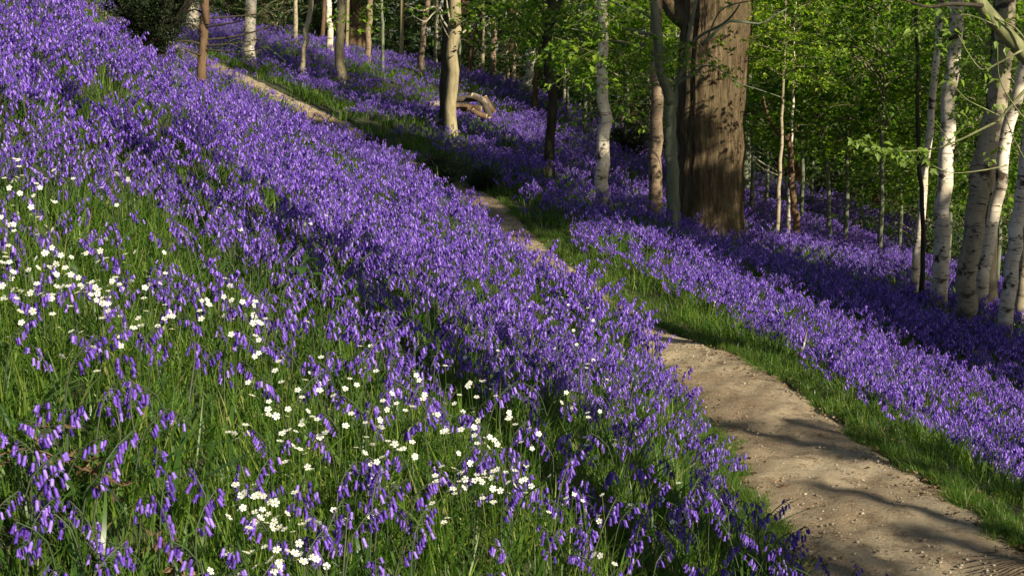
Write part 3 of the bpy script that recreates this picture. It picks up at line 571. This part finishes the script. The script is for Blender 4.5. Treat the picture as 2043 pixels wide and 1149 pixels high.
# ------------------------------------------------------------------ log pile, stump, stones, dead wood
def log(pts, D, wpx, label, bk='tan'):
    W = [P(u, v, D) for u, v in pts]; c = np.mean(W, 0)
    root = empty("cut_log", c); tag(root, label, "log", "logs beside the tall pale trunk"); root.location.z += .16; root.scale = (1.25, 1.25, 1.25)
    L = resample(np.array(W)-c, 9); mb = MB(); tube(mb, L, wpx*D/FPX/2, 12, 0, .05, cap=False, seed=int(wpx*9)); obj("bark", mb.mesh("bark", [bk]), root)
    for e, s_ in ((0, -1), (-1, 1)):
        d = unit(L[e]-L[1 if e == 0 else -2]); mb = MB(); tube(mb, [L[e]-d*.01, L[e]+d*.004], wpx*D/FPX/2*.97, 12); obj("cut_end", mb.mesh("cut_end", ['cut']), root)
log([(906,216),(925,215),(950,214)], 26.4, 10, "straight pale log lying on top of the log pile", "birch_dull")
log([(945,213),(962,220),(970,235),(974,248)], 26.2, 11, "curved white log drooping down the right end of the pile", 'birch')
log([(912,232),(935,233),(955,236)], 26.8, 12, "dark stubby log at the bottom of the pile", 'brown')
log([(968,214),(976,228),(984,238)], 26.9, 9, "brown log sticking out at the far right of the pile", 'brown')
log([(862,226),(873,225),(884,226)], 27.2, 9, "short log end poking out left of the tall pale trunk", 'tan')
log([(945,240),(956,246),(968,250)], 26.0, 9, "small knotty log on the grass at the lower right of the pile", 'brown')
p = hit(1945, 742, .05); root = empty("tree_stump", p); tag(root, "small mossy brown stump poking out of the bluebells below the right-hand birches", "stump")
mb = MB(); tube(mb, [(0,0,-.1),(0,0,.02),(.01,0,.16),(.02,.01,.24)], [.13,.10,.085,.05], 12, 0, .09); obj("wood", mb.mesh("wood", ['twig']), root)
mb = MB(); tube(mb, [(-.02,0,.0),(-.10,-.02,.08),(-.15,-.03,.17)], [.05,.045,.03], 8, 0, .09); obj("side_shoot", mb.mesh("side_shoot", ['brown']), root)
# broad-leaved plants and long arching leaves in the grass
def leaf_plant(u, v, label, n_, L, W, up, arch=False, name="broad_leaf_plant"):
    q = hit(u, v, .12); root = empty(name, q); tag(root, label, "plant", None)
    for k in range(n_):
        mb = MB(); a = k*2.4+u
        if arch: blade(mb, np.array([0, 0, .0]), a, L*random.uniform(.8, 1.2), W, random.uniform(.9, 1.5), 0, 12)
        else:
            z_ = up*(.4+.6*k/n_); d = np.array([cos(a), sin(a), .35]); b = np.array([0, 0, z_])
            tube(mb, [(0,0,0),(0,0,z_*.6),b,b+d*.03], .0018, 4, 0, cap=False); V = []
            nn = 7
            s_ = np.array([-sin(a), cos(a), 0])
            for i in range(nn):
                t = i/(nn-1); c = b+d*(.03+L*t)-np.array([0, 0, L*.5*t*t]); w_ = W*.5*sin(pi*min(1, t*.93+.05))**.8
                V += [c-s_*w_+[0,0,w_*.25], c, c+s_*w_+[0,0,w_*.25]]
            F = [(3*i+j, 3*i+j+1, 3*i+j+4, 3*i+j+3) for i in range(nn-1) for j in range(2)]; mb.add(V, F)
        obj("leaf", mb.mesh("leaf", ['strap']), root)
leaf_plant(600, 590, "broad-leaved green plant standing among the bluebells left of centre", 8, .09, .05, .26)
leaf_plant(640, 630, "smaller broad-leaved plant just below the bigger one among the bluebells", 6, .08, .045, .22)
leaf_plant(690, 470, "small broad-leaved plant on the upper purple slope", 6, .08, .04, .27)
leaf_plant(170, 1010, "clump of long arching leaves bending over the grass in the lower left", 6, .42, .013, 0, True, "arching_leaf_clump")
leaf_plant(340, 990, "clump of broad arching leaves just left of the bottom centre", 7, .32, .016, 0, True, "arching_leaf_clump")
leaf_plant(880, 1080, "clump of long arching leaves at the bottom centre", 6, .34, .013, 0, True, "arching_leaf_clump")
leaf_plant(1500, 1060, "clump of arching leaves leaning over the path edge at the bottom", 7, .34, .010, 0, True, "arching_leaf_clump")
# dead bracken and a dry branch in the grass, bottom left
def px3(u, v, up): q = hit(u, v, up); return np.array([q[0], q[1], q[2]+up])
def deadfrond(pts, up, label, wpx, leafn):
    W = np.array([px3(u, v, up) for u, v in pts]); c = W.mean(0); root = empty("dead_frond", c); tag(root, label, "dead frond")
    L = resample(W-c, 12); mb = MB(); tube(mb, L, np.linspace(wpx, wpx*.4, 12)*c[1]/FPX/2, 6, 0, .06); obj("stalk", mb.mesh("stalk", ['brown']), root)
    mb = MB(); k_ = RNG.integers(0, 11, leafn); pos = L[k_]+RNG.normal(0, .02, (leafn, 3)); leaves(mb, pos, RNG.normal(0, 1, (leafn, 3))*[1, 1, .4]-[0, 0, .3], RNG.normal(0, 1, (leafn, 3)), .035, .010)
    obj("dry_leaves", mb.mesh("dry_leaves", ['litter']), root)
deadfrond([(-20,936),(60,940),(140,944),(210,958),(250,990)], .16, "long brown dead bracken frond lying in the grass near the left edge", 4, 30)
deadfrond([(318,1080),(335,1110),(350,1149),(372,1170)], .12, "bent dry brown stalk at the bottom edge left of centre", 11, 24)
deadfrond([(150,975),(190,985),(222,1000)], .10, "crumpled brown bracken scrap under the long dead frond", 3, 26)

# ------------------------------------------------------------------ flowers and grass: shapes
def bell_geo(pos, ax, L, W, seg=6, detail=True):
    ax = unit(np.asarray(ax, float)); b = unit(np.cross(ax, [0.3, .9, .2])); c = np.cross(ax, b)
    a = np.arange(seg)*2*pi/seg; V = []; F = []
    prof = [(0,.2),(.10,.5),(.5,.56),(.80,.52)] if detail else [(0,.2),(.3,.5),(.8,.46)]
    for t, r in prof: V.append(pos+ax*L*t+np.outer(np.cos(a)*r*W, b)+np.outer(np.sin(a)*r*W, c))
    m_ = len(prof)
    for i in range(m_-1):
        for k in range(seg): F.append((i*seg+k, i*seg+(k+1) % seg, (i+1)*seg+(k+1) % seg, (i+1)*seg+k))
    a2 = a+pi/seg; V.append(pos+ax*L*.98+np.outer(np.cos(a2)*1.15*W, b)+np.outer(np.sin(a2)*1.15*W, c))
    for k in range(seg): F.append(((m_-1)*seg+k, (m_-1)*seg+(k+1) % seg, m_*seg+k))
    return np.concatenate(V), F
def bluebell_parts(seed, detail=True):
    rg = np.random.default_rng(seed); h = rg.uniform(.24, .33); lean = rg.uniform(.02, .07)
    t = np.linspace(0, 1, 9); arch = np.clip((t-.72)/.28, 0, 1)
    pts = np.c_[lean*t**1.5+.045*arch**1.3, 0*t, h*t-.018*arch**2.4]
    pts = pts+np.c_[0*t, .01*np.sin(t*3+seed), 0*t]
    bells = []; nb = rg.integers(7, 12)
    for k in range(nb):
        q = .74+.26*(k+.15+.4*rg.random())/nb; p = np.array([np.interp(q, t, pts[:, j]) for j in range(3)])
        side = rg.choice([-1, 1])*rg.uniform(.3, 1.0)
        out = unit(np.array([.7, side, .1])); p2 = p+out*rg.uniform(.010, .024)+np.array([0, 0, -.004])
        bells.append((p, p2, unit(np.array([.10+.35*rg.random(), side*.30, -1.0])), (.022 if k < nb-2 else .016)*rg.uniform(.85, 1.15), .0070))
    return pts, bells, h
def bluebell_mb(mb, seed, detail=True, off=(0,0,0), rot=0, s=1.0, stem_i=1, seg=6):
    pts, bells, h = bluebell_parts(seed); R = np.array([[cos(rot), -sin(rot), 0], [sin(rot), cos(rot), 0], [0, 0, 1]])
    tf = lambda a: (np.asarray(a)*s) @ R.T + off
    tube(mb, tf(pts), np.linspace(.0028, .0016, 9)*s, 4 if detail else 3, stem_i, cap=False)
    for p, p2, ax, L, W in bells:
        V, F = bell_geo(p2, ax, L*(1 if detail else 1.12), W*(1 if detail else 1.4), seg, detail); mb.add(tf(V), F, 0)
        if detail: tube(mb, tf([p, (p+p2)/2+[0, 0, .003], p2]), .0012*s, 3, stem_i, cap=False)
PROTO = bpy.data.collections.new("plant_sources")     # sources for scattering, never linked to the scene
def proto_col(name, meshes):
    c = bpy.data.collections.new(name)
    for k, me in enumerate(meshes):
        o = bpy.data.objects.new(name+"_plant", me); c.objects.link(o)
    return c
def grass_tuft(seed, nb, R, hm, wd, strap=0):
    rg = np.random.default_rng(seed); mb = MB()
    for k in range(nb):
        a = rg.random()*2*pi; r = R*math.sqrt(rg.random()); b = np.array([r*cos(a), r*sin(a), -.02])
        blade(mb, b, rg.random()*2*pi, hm*rg.uniform(.5, 1.15), wd*rg.uniform(.6, 1.3), abs(rg.normal(.35, .3)), 0)
    for k in range(strap):
        a = rg.random()*2*pi; r = R*.5*rg.random(); b = np.array([r*cos(a), r*sin(a), -.02])
        blade(mb, b, a+rg.normal(0, .4), hm*rg.uniform(.9, 1.4), wd*rg.uniform(2.0, 3.2), rg.uniform(.45, 1.0), 1, 7)
    return mb.mesh("grass_tuft", ['grass','strap'])
C_tuft = proto_col("tuft", [grass_tuft(k, 22, .07, .17, .0048, 2) for k in range(7)])
C_far = proto_col("far_tuft", [grass_tuft(50+k, 60, .30, .20, .010, 8) for k in range(5)])
def bb_proto(seed):
    mb = MB(); bluebell_mb(mb, seed)
    for k in range(3): a = seed*1.1+k*2.2; blade(mb, np.array([0, 0, -.01]), a, .20, .011, .7, 2, 6)
    return mb.mesh("bluebell", ['bell','stem','strap'])
C_bb = proto_col("bluebell_near", [bb_proto(k) for k in range(8)])
def bb_clump(seed, n_, R, seg=5):
    rg = np.random.default_rng(seed); mb = MB()
    for k in range(n_):
        a = rg.random()*2*pi; r = R*math.sqrt(rg.random()); bluebell_mb(mb, int(rg.integers(0, 60)), False, (r*cos(a), r*sin(a), rg.uniform(-.06, .02)), rg.random()*6.28, rg.uniform(.85, 1.15), seg=seg)
    return mb.mesh("bluebell_clump", ['bell','stem'])
C_mid = proto_col("bluebell_mid", [bb_clump(200+k, 5, .10) for k in range(6)])
C_farbb = proto_col("bluebell_far", [bb_clump(300+k, 14, .30, 4) for k in range(5)])
def star_geo():
    mb = MB(); n_ = 10; V = []; F = []
    pet = MB()
    for k in range(5):
        for s_ in (-1, 1):
            a = k*2*pi/5+s_*.20; d = np.array([cos(a), sin(a), .10]); sd = np.array([-sin(a), cos(a), 0])
            q = [d*.0015, d*.006-sd*.0022, d*.0112-sd*.0022+[0,0,.0003], d*.0125, d*.0112+sd*.0022, d*.006+sd*.0022]
            pet.add(q, [(0,1,2,3,4,5)], 0)
    return pet
def ball(mb, c, r, mi=0, seg=6):
    V = [c+np.array([0, 0, r])]; F = []
    for i, ph in enumerate((.6, 1.2, 2.0)):
        for k in range(seg): V.append(c+r*np.array([sin(ph)*cos(k*2*pi/seg), sin(ph)*sin(k*2*pi/seg), cos(ph)]))
    for k in range(seg): F.append((0, 1+k, 1+(k+1) % seg))
    for i in range(2):
        for k in range(seg): F.append((1+i*seg+k, 1+(i+1)*seg+k, 1+(i+1)*seg+(k+1) % seg, 1+i*seg+(k+1) % seg))
    mb.add(V, F, mi)

# ------------------------------------------------------------------ where things grow
def scatter(name, pts, scl, col, label, cat, tilt=.12, seed=1, slope=None):
    N = len(pts); rg = np.random.default_rng(seed)
    me = bpy.data.meshes.new(name); me.vertices.add(N); me.vertices.foreach_set('co', np.asarray(pts, float).ravel())
    a = me.attributes.new('rot', 'FLOAT_VECTOR', 'POINT'); r = np.c_[rg.normal(0, tilt, N), rg.normal(0, tilt, N), rg.random(N)*2*pi]; a.data.foreach_set('vector', r.ravel())
    a = me.attributes.new('scl', 'FLOAT', 'POINT'); a.data.foreach_set('value', np.asarray(scl, float))
    a = me.attributes.new('idx', 'INT', 'POINT'); a.data.foreach_set('value', rg.integers(0, len(col.objects), N).astype(np.int32))
    o = obj(name, me); g = bpy.data.node_groups.new(name, 'GeometryNodeTree')
    g.interface.new_socket("Geometry", in_out='INPUT', socket_type='NodeSocketGeometry'); g.interface.new_socket("Geometry", in_out='OUTPUT', socket_type='NodeSocketGeometry')
    gi = g.nodes.new('NodeGroupInput'); go = g.nodes.new('NodeGroupOutput'); ip = g.nodes.new('GeometryNodeInstanceOnPoints'); ci = g.nodes.new('GeometryNodeCollectionInfo')
    ci.inputs['Collection'].default_value = col; ci.inputs['Separate Children'].default_value = True; ci.inputs['Reset Children'].default_value = True
    def na(t, nm): q = g.nodes.new('GeometryNodeInputNamedAttribute'); q.data_type = t; q.inputs['Name'].default_value = nm; return q.outputs['Attribute']
    g.links.new(gi.outputs[0], ip.inputs['Points']); g.links.new(ci.outputs[0], ip.inputs['Instance']); ip.inputs['Pick Instance'].default_value = True
    g.links.new(na('INT', 'idx'), ip.inputs['Instance Index']); g.links.new(na('FLOAT_VECTOR', 'rot'), ip.inputs['Rotation']); g.links.new(na('FLOAT', 'scl'), ip.inputs['Scale'])
    g.links.new(ip.outputs[0], go.inputs[0]); md = o.modifiers.new("scatter", 'NODES'); md.node_group = g
    tag(o, label, cat, kind='stuff'); return o
def sample(dens, y0, y1, margin=1.2, seed=0, side=.385):
    rg = np.random.default_rng(seed); area = (y1-y0)*(2*side*(y0+y1)/2+2*margin); N = int(area*dens*1.35)
    y = rg.uniform(y0, y1, N*2); x = rg.uniform(-1, 1, N*2)*(side*y1+margin); k = abs(x) < side*y+margin; x = x[k]; y = y[k]
    tot = (y1-y0)*(side*(y0+y1)+2*margin); n_ = int(tot*dens); x = x[:n_]; y = y[:n_]
    z = ground(x, y); d, pz, sd = path_info(x, y); u, v = proj(np.c_[x, y, z+.2])
    return x, y, z, d, sd, u, v, rg
BV = np.array([[-300,300],[0,350],[330,380],[380,500],[600,590],[800,680],[1000,770],[1300,860],[1500,960],[2100,1000]])
BL = [(180,570,150,35,.55),(330,600,60,50,.4),(460,660,140,60,.5),(430,800,110,70,.65),(640,760,150,60,.55),(560,930,90,70,.7),(820,1050,110,45,.8),(620,1090,70,40,.8),(1140,940,120,50,.7),(1050,1000,90,40,.3),
      (60,940,45,40,.6),(170,990,50,40,.5),(330,1010,60,50,.3),(1000,800,110,50,.35),(1220,820,90,60,.4),(1440,860,90,80,.9),(1500,980,70,90,.9),(1250,960,80,60,.5),(120,1130,50,25,.6),(780,640,160,60,.4),(650,850,40,60,.6)]
BH = [(170,430,170,70,.95),(190,790,190,80,.85),(900,840,140,60,.55),(1335,880,50,90,.75),(950,1120,130,50,.7),(610,600,70,60,.65),(340,520,120,40,.7),(280,760,80,60,.5),(230,900,150,60,.5),(400,960,110,60,.4),
      (120,660,90,50,.4),(720,820,80,60,.35),(230,160,60,26,.3),(310,230,60,20,.35),(130,210,70,20,.4),(530,300,50,16,.2),(740,560,50,30,.4),(1280,500,40,20,.6)]
def near_density(u, v, rgn):
    vb = np.interp(u, BV[:, 0], BV[:, 1]); den = .54+.46*(1-smooth((v-vb+30)/70))
    for (a, b, ra, rb, s_) in BH: den = den*(1-.82*s_*np.exp(-((u-a)/ra)**2-((v-b)/rb)**2))
    for (a, b, ra, rb, s_) in BL: den = np.maximum(den, s_*np.exp(-((u-a)/ra)**2-((v-b)/rb)**2))
    return den
def bb_keep(x, y, d, sd, u, v, rg):
    left = sd < 0
    den = np.where(left, near_density(u, v, rg), 1.0)
    patch = .5+.5*np.sin(x*2.3+1.1*np.sin(y*1.7))*np.sin(y*2.1+x*.8); fine = .5+.5*np.sin(x*9+2*np.sin(y*5))*np.sin(y*8.3+x*3)
    den = den*np.where(left, .42+.38*patch+.36*fine, .7+.2*patch+.2*fine)
    far_l = (y > 20) & (u < 950); den = np.where(far_l, .35+.5*patch, den)
    gap_r = smooth((d-.11-hwid(y)-.12*np.sin(x*3+y*2))/.45); gap_l = smooth((d-.06-hwid(y))/.16)
    den = den*np.where(left, np.where(y > 20, gap_r, gap_l), gap_r)
    return rg.random(len(x)) < den
# near: single plants; the ones that show largest are objects of their own
x, y, z, d, sd, u, v, rg = sample(240, 2.25, 7.0, .8, 11)
k = bb_keep(x, y, d, sd, u, v, rg); near = np.c_[x, y, z][k]; nu = u[k]; nv = v[k]
x, y, z, d, sd, u, v, rg = sample(44, 7.0, 15.5, 1.2, 12)
k = bb_keep(x, y, d, sd, u, v, rg); mid = np.c_[x, y, z][k]
x, y, z, d, sd, u, v, rg = sample(8.5, 15.5, 47, 2.5, 13)
wood = (z*0+ (y < 40)) > 0
k = bb_keep(x, y, d, sd, u, v, rg) & wood; far = np.c_[x, y, z][k]
infr = (nu > 10) & (nu < 2033) & (nv > 20) & (nv < 1140)
order = np.argsort(np.where(infr, near[:, 1], 99)); ind = order[:300]; rest = order[300:]
scatter("bluebell_carpet", near[rest], RNG.uniform(.72, 1.08, len(rest)), C_bb, "carpet of violet bluebells covering the near hillside", "bluebells", seed=21)
scatter("bluebell_drift", mid, RNG.uniform(.85, 1.15, len(mid)), C_mid, "dense violet drift of bluebells on the crest and both banks of the path in the middle distance", "bluebells", seed=22)
scatter("distant_bluebells", far, RNG.uniform(.85, 1.15, len(far)), C_farbb, "violet haze of bluebells under the trees behind the path", "bluebells", seed=23)
print("bluebells", len(near), len(mid), len(far))
# grass
x, y, z, d, sd, u, v, rg = sample(260, 1.9, 7.0, .8, 31); k = d > hwid(y)+.03
vb = near_density(u, v, rg); k &= rg.random(len(x)) < np.where(sd < 0, 1-.55*vb, 1)
s_ = np.where(d < .75, .6, 1.0)*np.where(vb > .7, .8, 1.05)*rg.uniform(.7, 1.25, len(x))
scatter("grass", np.c_[x, y, z][k], s_[k], C_tuft, "lush green grass and strap leaves between the near flowers", "grass", .2, 32)
x, y, z, d, sd, u, v, rg = sample(130, 7.0, 15.5, 1.0, 33); k = (d > hwid(y)+.02) & ((rg.random(len(x)) < .55) | (d < 1.1))
s_ = np.where(d < .7, .65, np.where(d < 1.2, 1.15, .95))*rg.uniform(.7, 1.3, len(x))
scatter("bank_grass", np.c_[x, y, z][k], s_[k], C_tuft, "green grass fringing both edges of the path in the middle distance", "grass", .2, 34)
x, y, z, d, sd, u, v, rg = sample(7.5, 15.5, 50, 2.5, 35); k = d > hwid(y)+.10
scatter("far_grass", np.c_[x, y, z][k], rg.uniform(.7, 1.15, k.sum()), C_far, "green undergrowth among the far bluebells", "grass", .1, 36)

# short turf creeping over the worn path edges
Ne = 9000; ki = (RNG.random(Ne)**1.1*150+6).astype(int); sgn = RNG.choice([-1, 1], Ne); hw_ = hwid(PC[ki, 1])
off = sgn*(hw_+np.abs(RNG.normal(0, .06, Ne))-.055*RNG.random(Ne)*(1+np.sin(ki*.9)+np.sin(ki*.37)))
q = PC[ki, :2]+NRM[ki]*off[:, None]+RNG.normal(0, .02, (Ne, 2)); keep = RNG.random(Ne) < .75
scatter("verge_turf", np.c_[q, ground(q[:, 0], q[:, 1])+.004][keep], RNG.uniform(.16, .5, Ne)[keep], C_tuft, "short ragged turf creeping over both worn edges of the path", "grass", .3, 43)
# litter and pebbles
mb = MB(); leaves(mb, np.zeros((1, 3)), np.array([[1., 0, .1]]), np.array([[0, 0, 1.]]), .045, .028); mb2 = MB(); leaves(mb2, np.zeros((1, 3)), np.array([[1., 0, .3]]), np.array([[.3, .4, 1.]]), .03, .02, fold=.35)
C_lit = proto_col("litter_leaf", [mb.mesh("dead_leaf", ['litter']), mb2.mesh("dead_leaf", ['litter'])])
t_ = RNG.random(5200); ki = (t_**1.2*150+8).astype(int); sgn = RNG.choice([-1, 1], 5200); off = sgn*(hwid(PC[ki,1])*(1.0)+np.abs(RNG.normal(0, .10, 5200))*RNG.choice([-1, 1], 5200, p=[.55, .45]))
q = PC[ki, :2]+NRM[ki]*off[:, None]+RNG.normal(0, .05, (5200, 2)); zz = ground(q[:, 0], q[:, 1])+.022
scatter("leaf_litter", np.c_[q, zz], RNG.uniform(.3, .85, 5200), C_lit, "brown dead leaves gathered along both edges of the path", "leaf litter", .3, 41)
mb = MB(); ball(mb, np.zeros(3), 1.0, 0, 7); me = mb.mesh("pebble", ['pebble']); co = np.empty(len(me.vertices)*3); me.vertices.foreach_get('co', co); co = co.reshape(-1, 3)*[1, .75, .5]+RNG.normal(0, .07, (len(me.vertices), 3)); me.vertices.foreach_set('co', co.ravel())
C_peb = proto_col("stone", [me]); N = 5500; ki = (RNG.random(N)**1.3*120+8).astype(int); off = RNG.uniform(-.95, .95, N)*HWID; q = PC[ki, :2]+NRM[ki]*off[:, None]+RNG.normal(0, .05, (N, 2))
dd, pz, _ = path_info(q[:, 0], q[:, 1]); scatter("gravel", np.c_[q, pz+.008], .0018+.010*RNG.random(N)**6, C_peb, "small stones and grit trodden into the path", "gravel", .2, 42)

# individual bluebells (the 300 that show largest)
BBV = []
for sd_ in range(8):
    pts, bells, h = bluebell_parts(sd_)
    mb = MB(); tube(mb, pts, np.linspace(.0030, .0016, 9), 5, 0, cap=False)
    for p, p2, ax, L, W in bells: tube(mb, [p, (p+p2)/2+[0, 0, .003], p2], .0012, 3, 0, cap=False)
    stem = mb.mesh("stem", ['stem']); bl = []
    for p, p2, ax, L, W in bells: mb = MB(); V, F = bell_geo(p2, ax, L*1.05, W*1.05, 6, True); mb.add(V, F); bl.append(mb.mesh("bell", ['bell']))
    mb = MB()
    for p, p2, ax, L, W in bells: V, F = bell_geo(p2, ax, L*1.05, W*1.05, 6, True); mb.add(V, F)
    head = mb.mesh("flower_head", ['bell']); lv = []
    for k in range(3): mb = MB(); blade(mb, np.array([0, 0, -.01]), sd_*1.1+k*2.2, .21, .012, .7, 0, 6); lv.append(mb.mesh("leaf", ['strap']))
    BBV.append((stem, bl, head, lv))
def where(u, v):
    a = "left" if u < 500 else "lower left" if u < 800 else "centre" if u < 1250 else "right"
    return a
for n_, k in enumerate(ind):
    if not infr[k]: continue
    st, bl, head, lv = BBV[n_ % 8]; root = empty("bluebell", near[k]); root.rotation_euler = (RNG.normal(0, .1), RNG.normal(0, .1), RNG.random()*6.28); s = RNG.uniform(.82, 1.15); root.scale = (s, s, s)
    zone = "in the grass of the bottom left corner" if nu[k] < 450 and nv[k] > 700 else "between the white stars at the bottom centre" if nu[k] > 700 and nv[k] > 700 else "at the bottom edge left of centre" if nv[k] > 700 else "near the left edge around the white flower cluster"
    tag(root, "nodding violet bluebell "+zone, "bluebell", "bluebells "+zone)
    obj("stem", st, root)
    if n_ < 110:
        for b in bl: obj("bell", b, root)
        for l in lv: obj("leaf", l, root)
    else:
        obj("flower_head", head, root); obj("leaf", lv[0], root)

# stitchwort: small white stars, each one a plant
ST = [(12,352),(30,335),(60,350),(38,335),(232,412),(235,352),(27,470),(5,440),(28,458),(15,470),(8,496),(110,408),(106,470),(38,437),(90,505),(95,518),(112,530),(118,515),(130,540),(150,545),(135,552),(155,560),(78,548),(75,568),(20,555),(20,525),(5,530),(160,575),(172,570),(182,565),(168,585),(190,580),(200,578),(215,570),(225,575),(240,578),(247,583),(180,590),(192,600),(205,608),(220,605),(232,600),(198,615),(215,615),(85,590),(102,600),(114,578),(90,592),(60,600),(35,618),(25,590),(8,610),(5,578),(65,622),(142,673),(68,650),(202,517),(248,520),(325,512),(452,600),(415,605),(418,622),(272,660),(282,655),(237,698),(240,680),(398,638),(308,628),(338,632),(330,640),(505,655),(518,652),(523,648),(508,636),(520,680),(518,710),(508,728),(448,638),(480,470),(650,438),(610,450),(495,775),(490,850),(505,845),(537,820),(538,830),(597,785),(635,770),(640,800),(550,858),(568,872),(580,862),(590,870),(566,890),(572,895),(640,872),(650,888),(610,920),(615,935),(500,998),(515,1003),(528,1010),(540,1018),(550,1015),(480,1018),(488,1005),(520,1040),(570,1045),(575,1050),(590,1020),(612,1050),(530,1125),(545,1122),(555,1130),(560,1140),(590,1118),(600,1115),(615,1125),(620,1138),(605,1142),(600,1130),
      (700,770),(705,848),(712,778),(738,695),(750,755),(764,820),(770,828),(775,833),(758,865),(760,870),(785,795),(790,822),(785,890),(790,893),(808,838),(838,765),(870,840),(876,845),(885,870),(890,872),(905,805),(915,800),(918,885),(925,722),(928,730),(940,770),(948,868),(950,880),(955,890),(975,880),(985,890),(990,905),(968,765),(955,850),(905,950),(912,968),(918,975),(940,955),(948,962),(955,975),(960,980),(965,965),(975,985),(985,960),(990,965),(960,1000),(1002,1008),(895,1000),(925,1003),(980,1010),(1015,1000),(990,745),(985,770),(1010,945),(1058,912),(1060,900),(1052,935),(1060,985),(728,930),(740,942),(735,960),(725,970),(748,965),(700,950),(755,945),(1135,610),(1090,622),(1118,600),(1150,690),(1165,710),(1172,740),(1130,790),(1128,735),(1185,722),(1195,828),(1175,842),(1225,880),(1228,905),(1190,930),(1200,998),(1160,1012),(1168,1018),(1257,1015),(1315,998),(1318,1010),(1185,1130),(1195,1138),(1305,1052),(1100,965),(1015,825),(1020,830),(1025,800),(665,790),(690,1055),(20,380),(40,395),(60,430),(1080,640),(1140,660),(1210,760),(1245,720)]
pm = star_geo().mesh("petals", ['star'], False); mb = MB(); ball(mb, np.array([0, 0, .0015]), .0025); cm = mb.mesh("centre", ['centre'])
mb = MB(); tube(mb, [(.01,.01,-.22),(.012,0,-.12),(.004,0,-.04),(0,0,-.001)], [.001,.001,.0008,.0008], 3, 0, cap=False)
for k in range(4): leaves(mb, np.array([[.01,.0,-.20+.03*k]]), np.array([[cos(k*1.57), sin(k*1.57), 1.6]]), np.array([[cos(k*1.57+3),sin(k*1.57+3),.6]]), .03, .004)
sm = mb.mesh("stem", ['grass'])
rg = np.random.default_rng(99)
ST += [(ST[i][0]+rg.normal(0, 26), ST[i][1]+rg.normal(0, 20)) for i in rg.permutation(len(ST))[:299-len(ST)]]
for n_, (u, v) in enumerate(ST[:299]):
    u += RNG.normal(0, 2); v += RNG.normal(0, 2); h = RNG.uniform(.26, .31); q = hit(u, v, h); root = empty("stitchwort", q)
    zone = ("in the dense white cluster at the left edge" if u < 260 and v > 490 and v < 640 else "scattered in the left grass" if u < 470 else "in the patch at the bottom left of centre" if u < 700 else "scattered over the middle of the near slope" if u < 1080 else "scattered near the path at lower centre right")
    tag(root, "small white star-shaped flower "+zone, "wildflower", "white star flowers "+zone)
    s = RNG.uniform(.68, .92); fc = bpy.data.objects
    f = obj("petals", pm, root, (0, 0, h)); c = obj("centre", cm, root, (0, 0, h)); st = obj("stem", sm, root, (0, 0, h))
    e = (RNG.normal(.45, .5), RNG.normal(0, .5), RNG.random()*6.28*0)
    for o in (f, c): o.rotation_euler = (e[0], e[1], 0); o.scale = (s, s, s)

# the many smaller white stars beyond the three hundred largest
mb = MB(); tube(mb, [(.01,.01,.0),(.012,0,.12),(.004,0,.22),(0,0,.279)], [.001,.001,.0008,.0008], 3, 2, cap=False)
sg = star_geo()
def tilt_to(v, a): return np.c_[v[:, 0], v[:, 1]*cos(a)-v[:, 2]*sin(a), v[:, 1]*sin(a)+v[:, 2]*cos(a)+.28]
PS = []
for a in (.1, .5, .95, -.3):
    m_ = MB(); m_.add(np.concatenate(mb.v), mb.f, 2); m_.add(tilt_to(np.concatenate(sg.v)*.85, a), sg.f, 0)
    b_ = MB(); ball(b_, np.array([0, 0, .0015]), .0022); m_.add(tilt_to(np.concatenate(b_.v), a), b_.f, 1); PS.append(m_.mesh("stitchwort_plant", ['star','centre','grass'], False))
C_star = proto_col("stitchwort_small", PS)
rg = np.random.default_rng(123); sel = rg.integers(0, 230, 330)
pts = np.array([hit(min(1450, max(5, ST[i][0]+rg.normal(0, 45))), min(1140, max(360, ST[i][1]+rg.normal(-12, 32))), .27) for i in sel])
scatter("stitchwort_drift", pts, rg.uniform(.85, 1.05, len(pts)), C_star, "loose drifts of tiny white star flowers mixed through the near slope", "wildflowers", .12, 124)
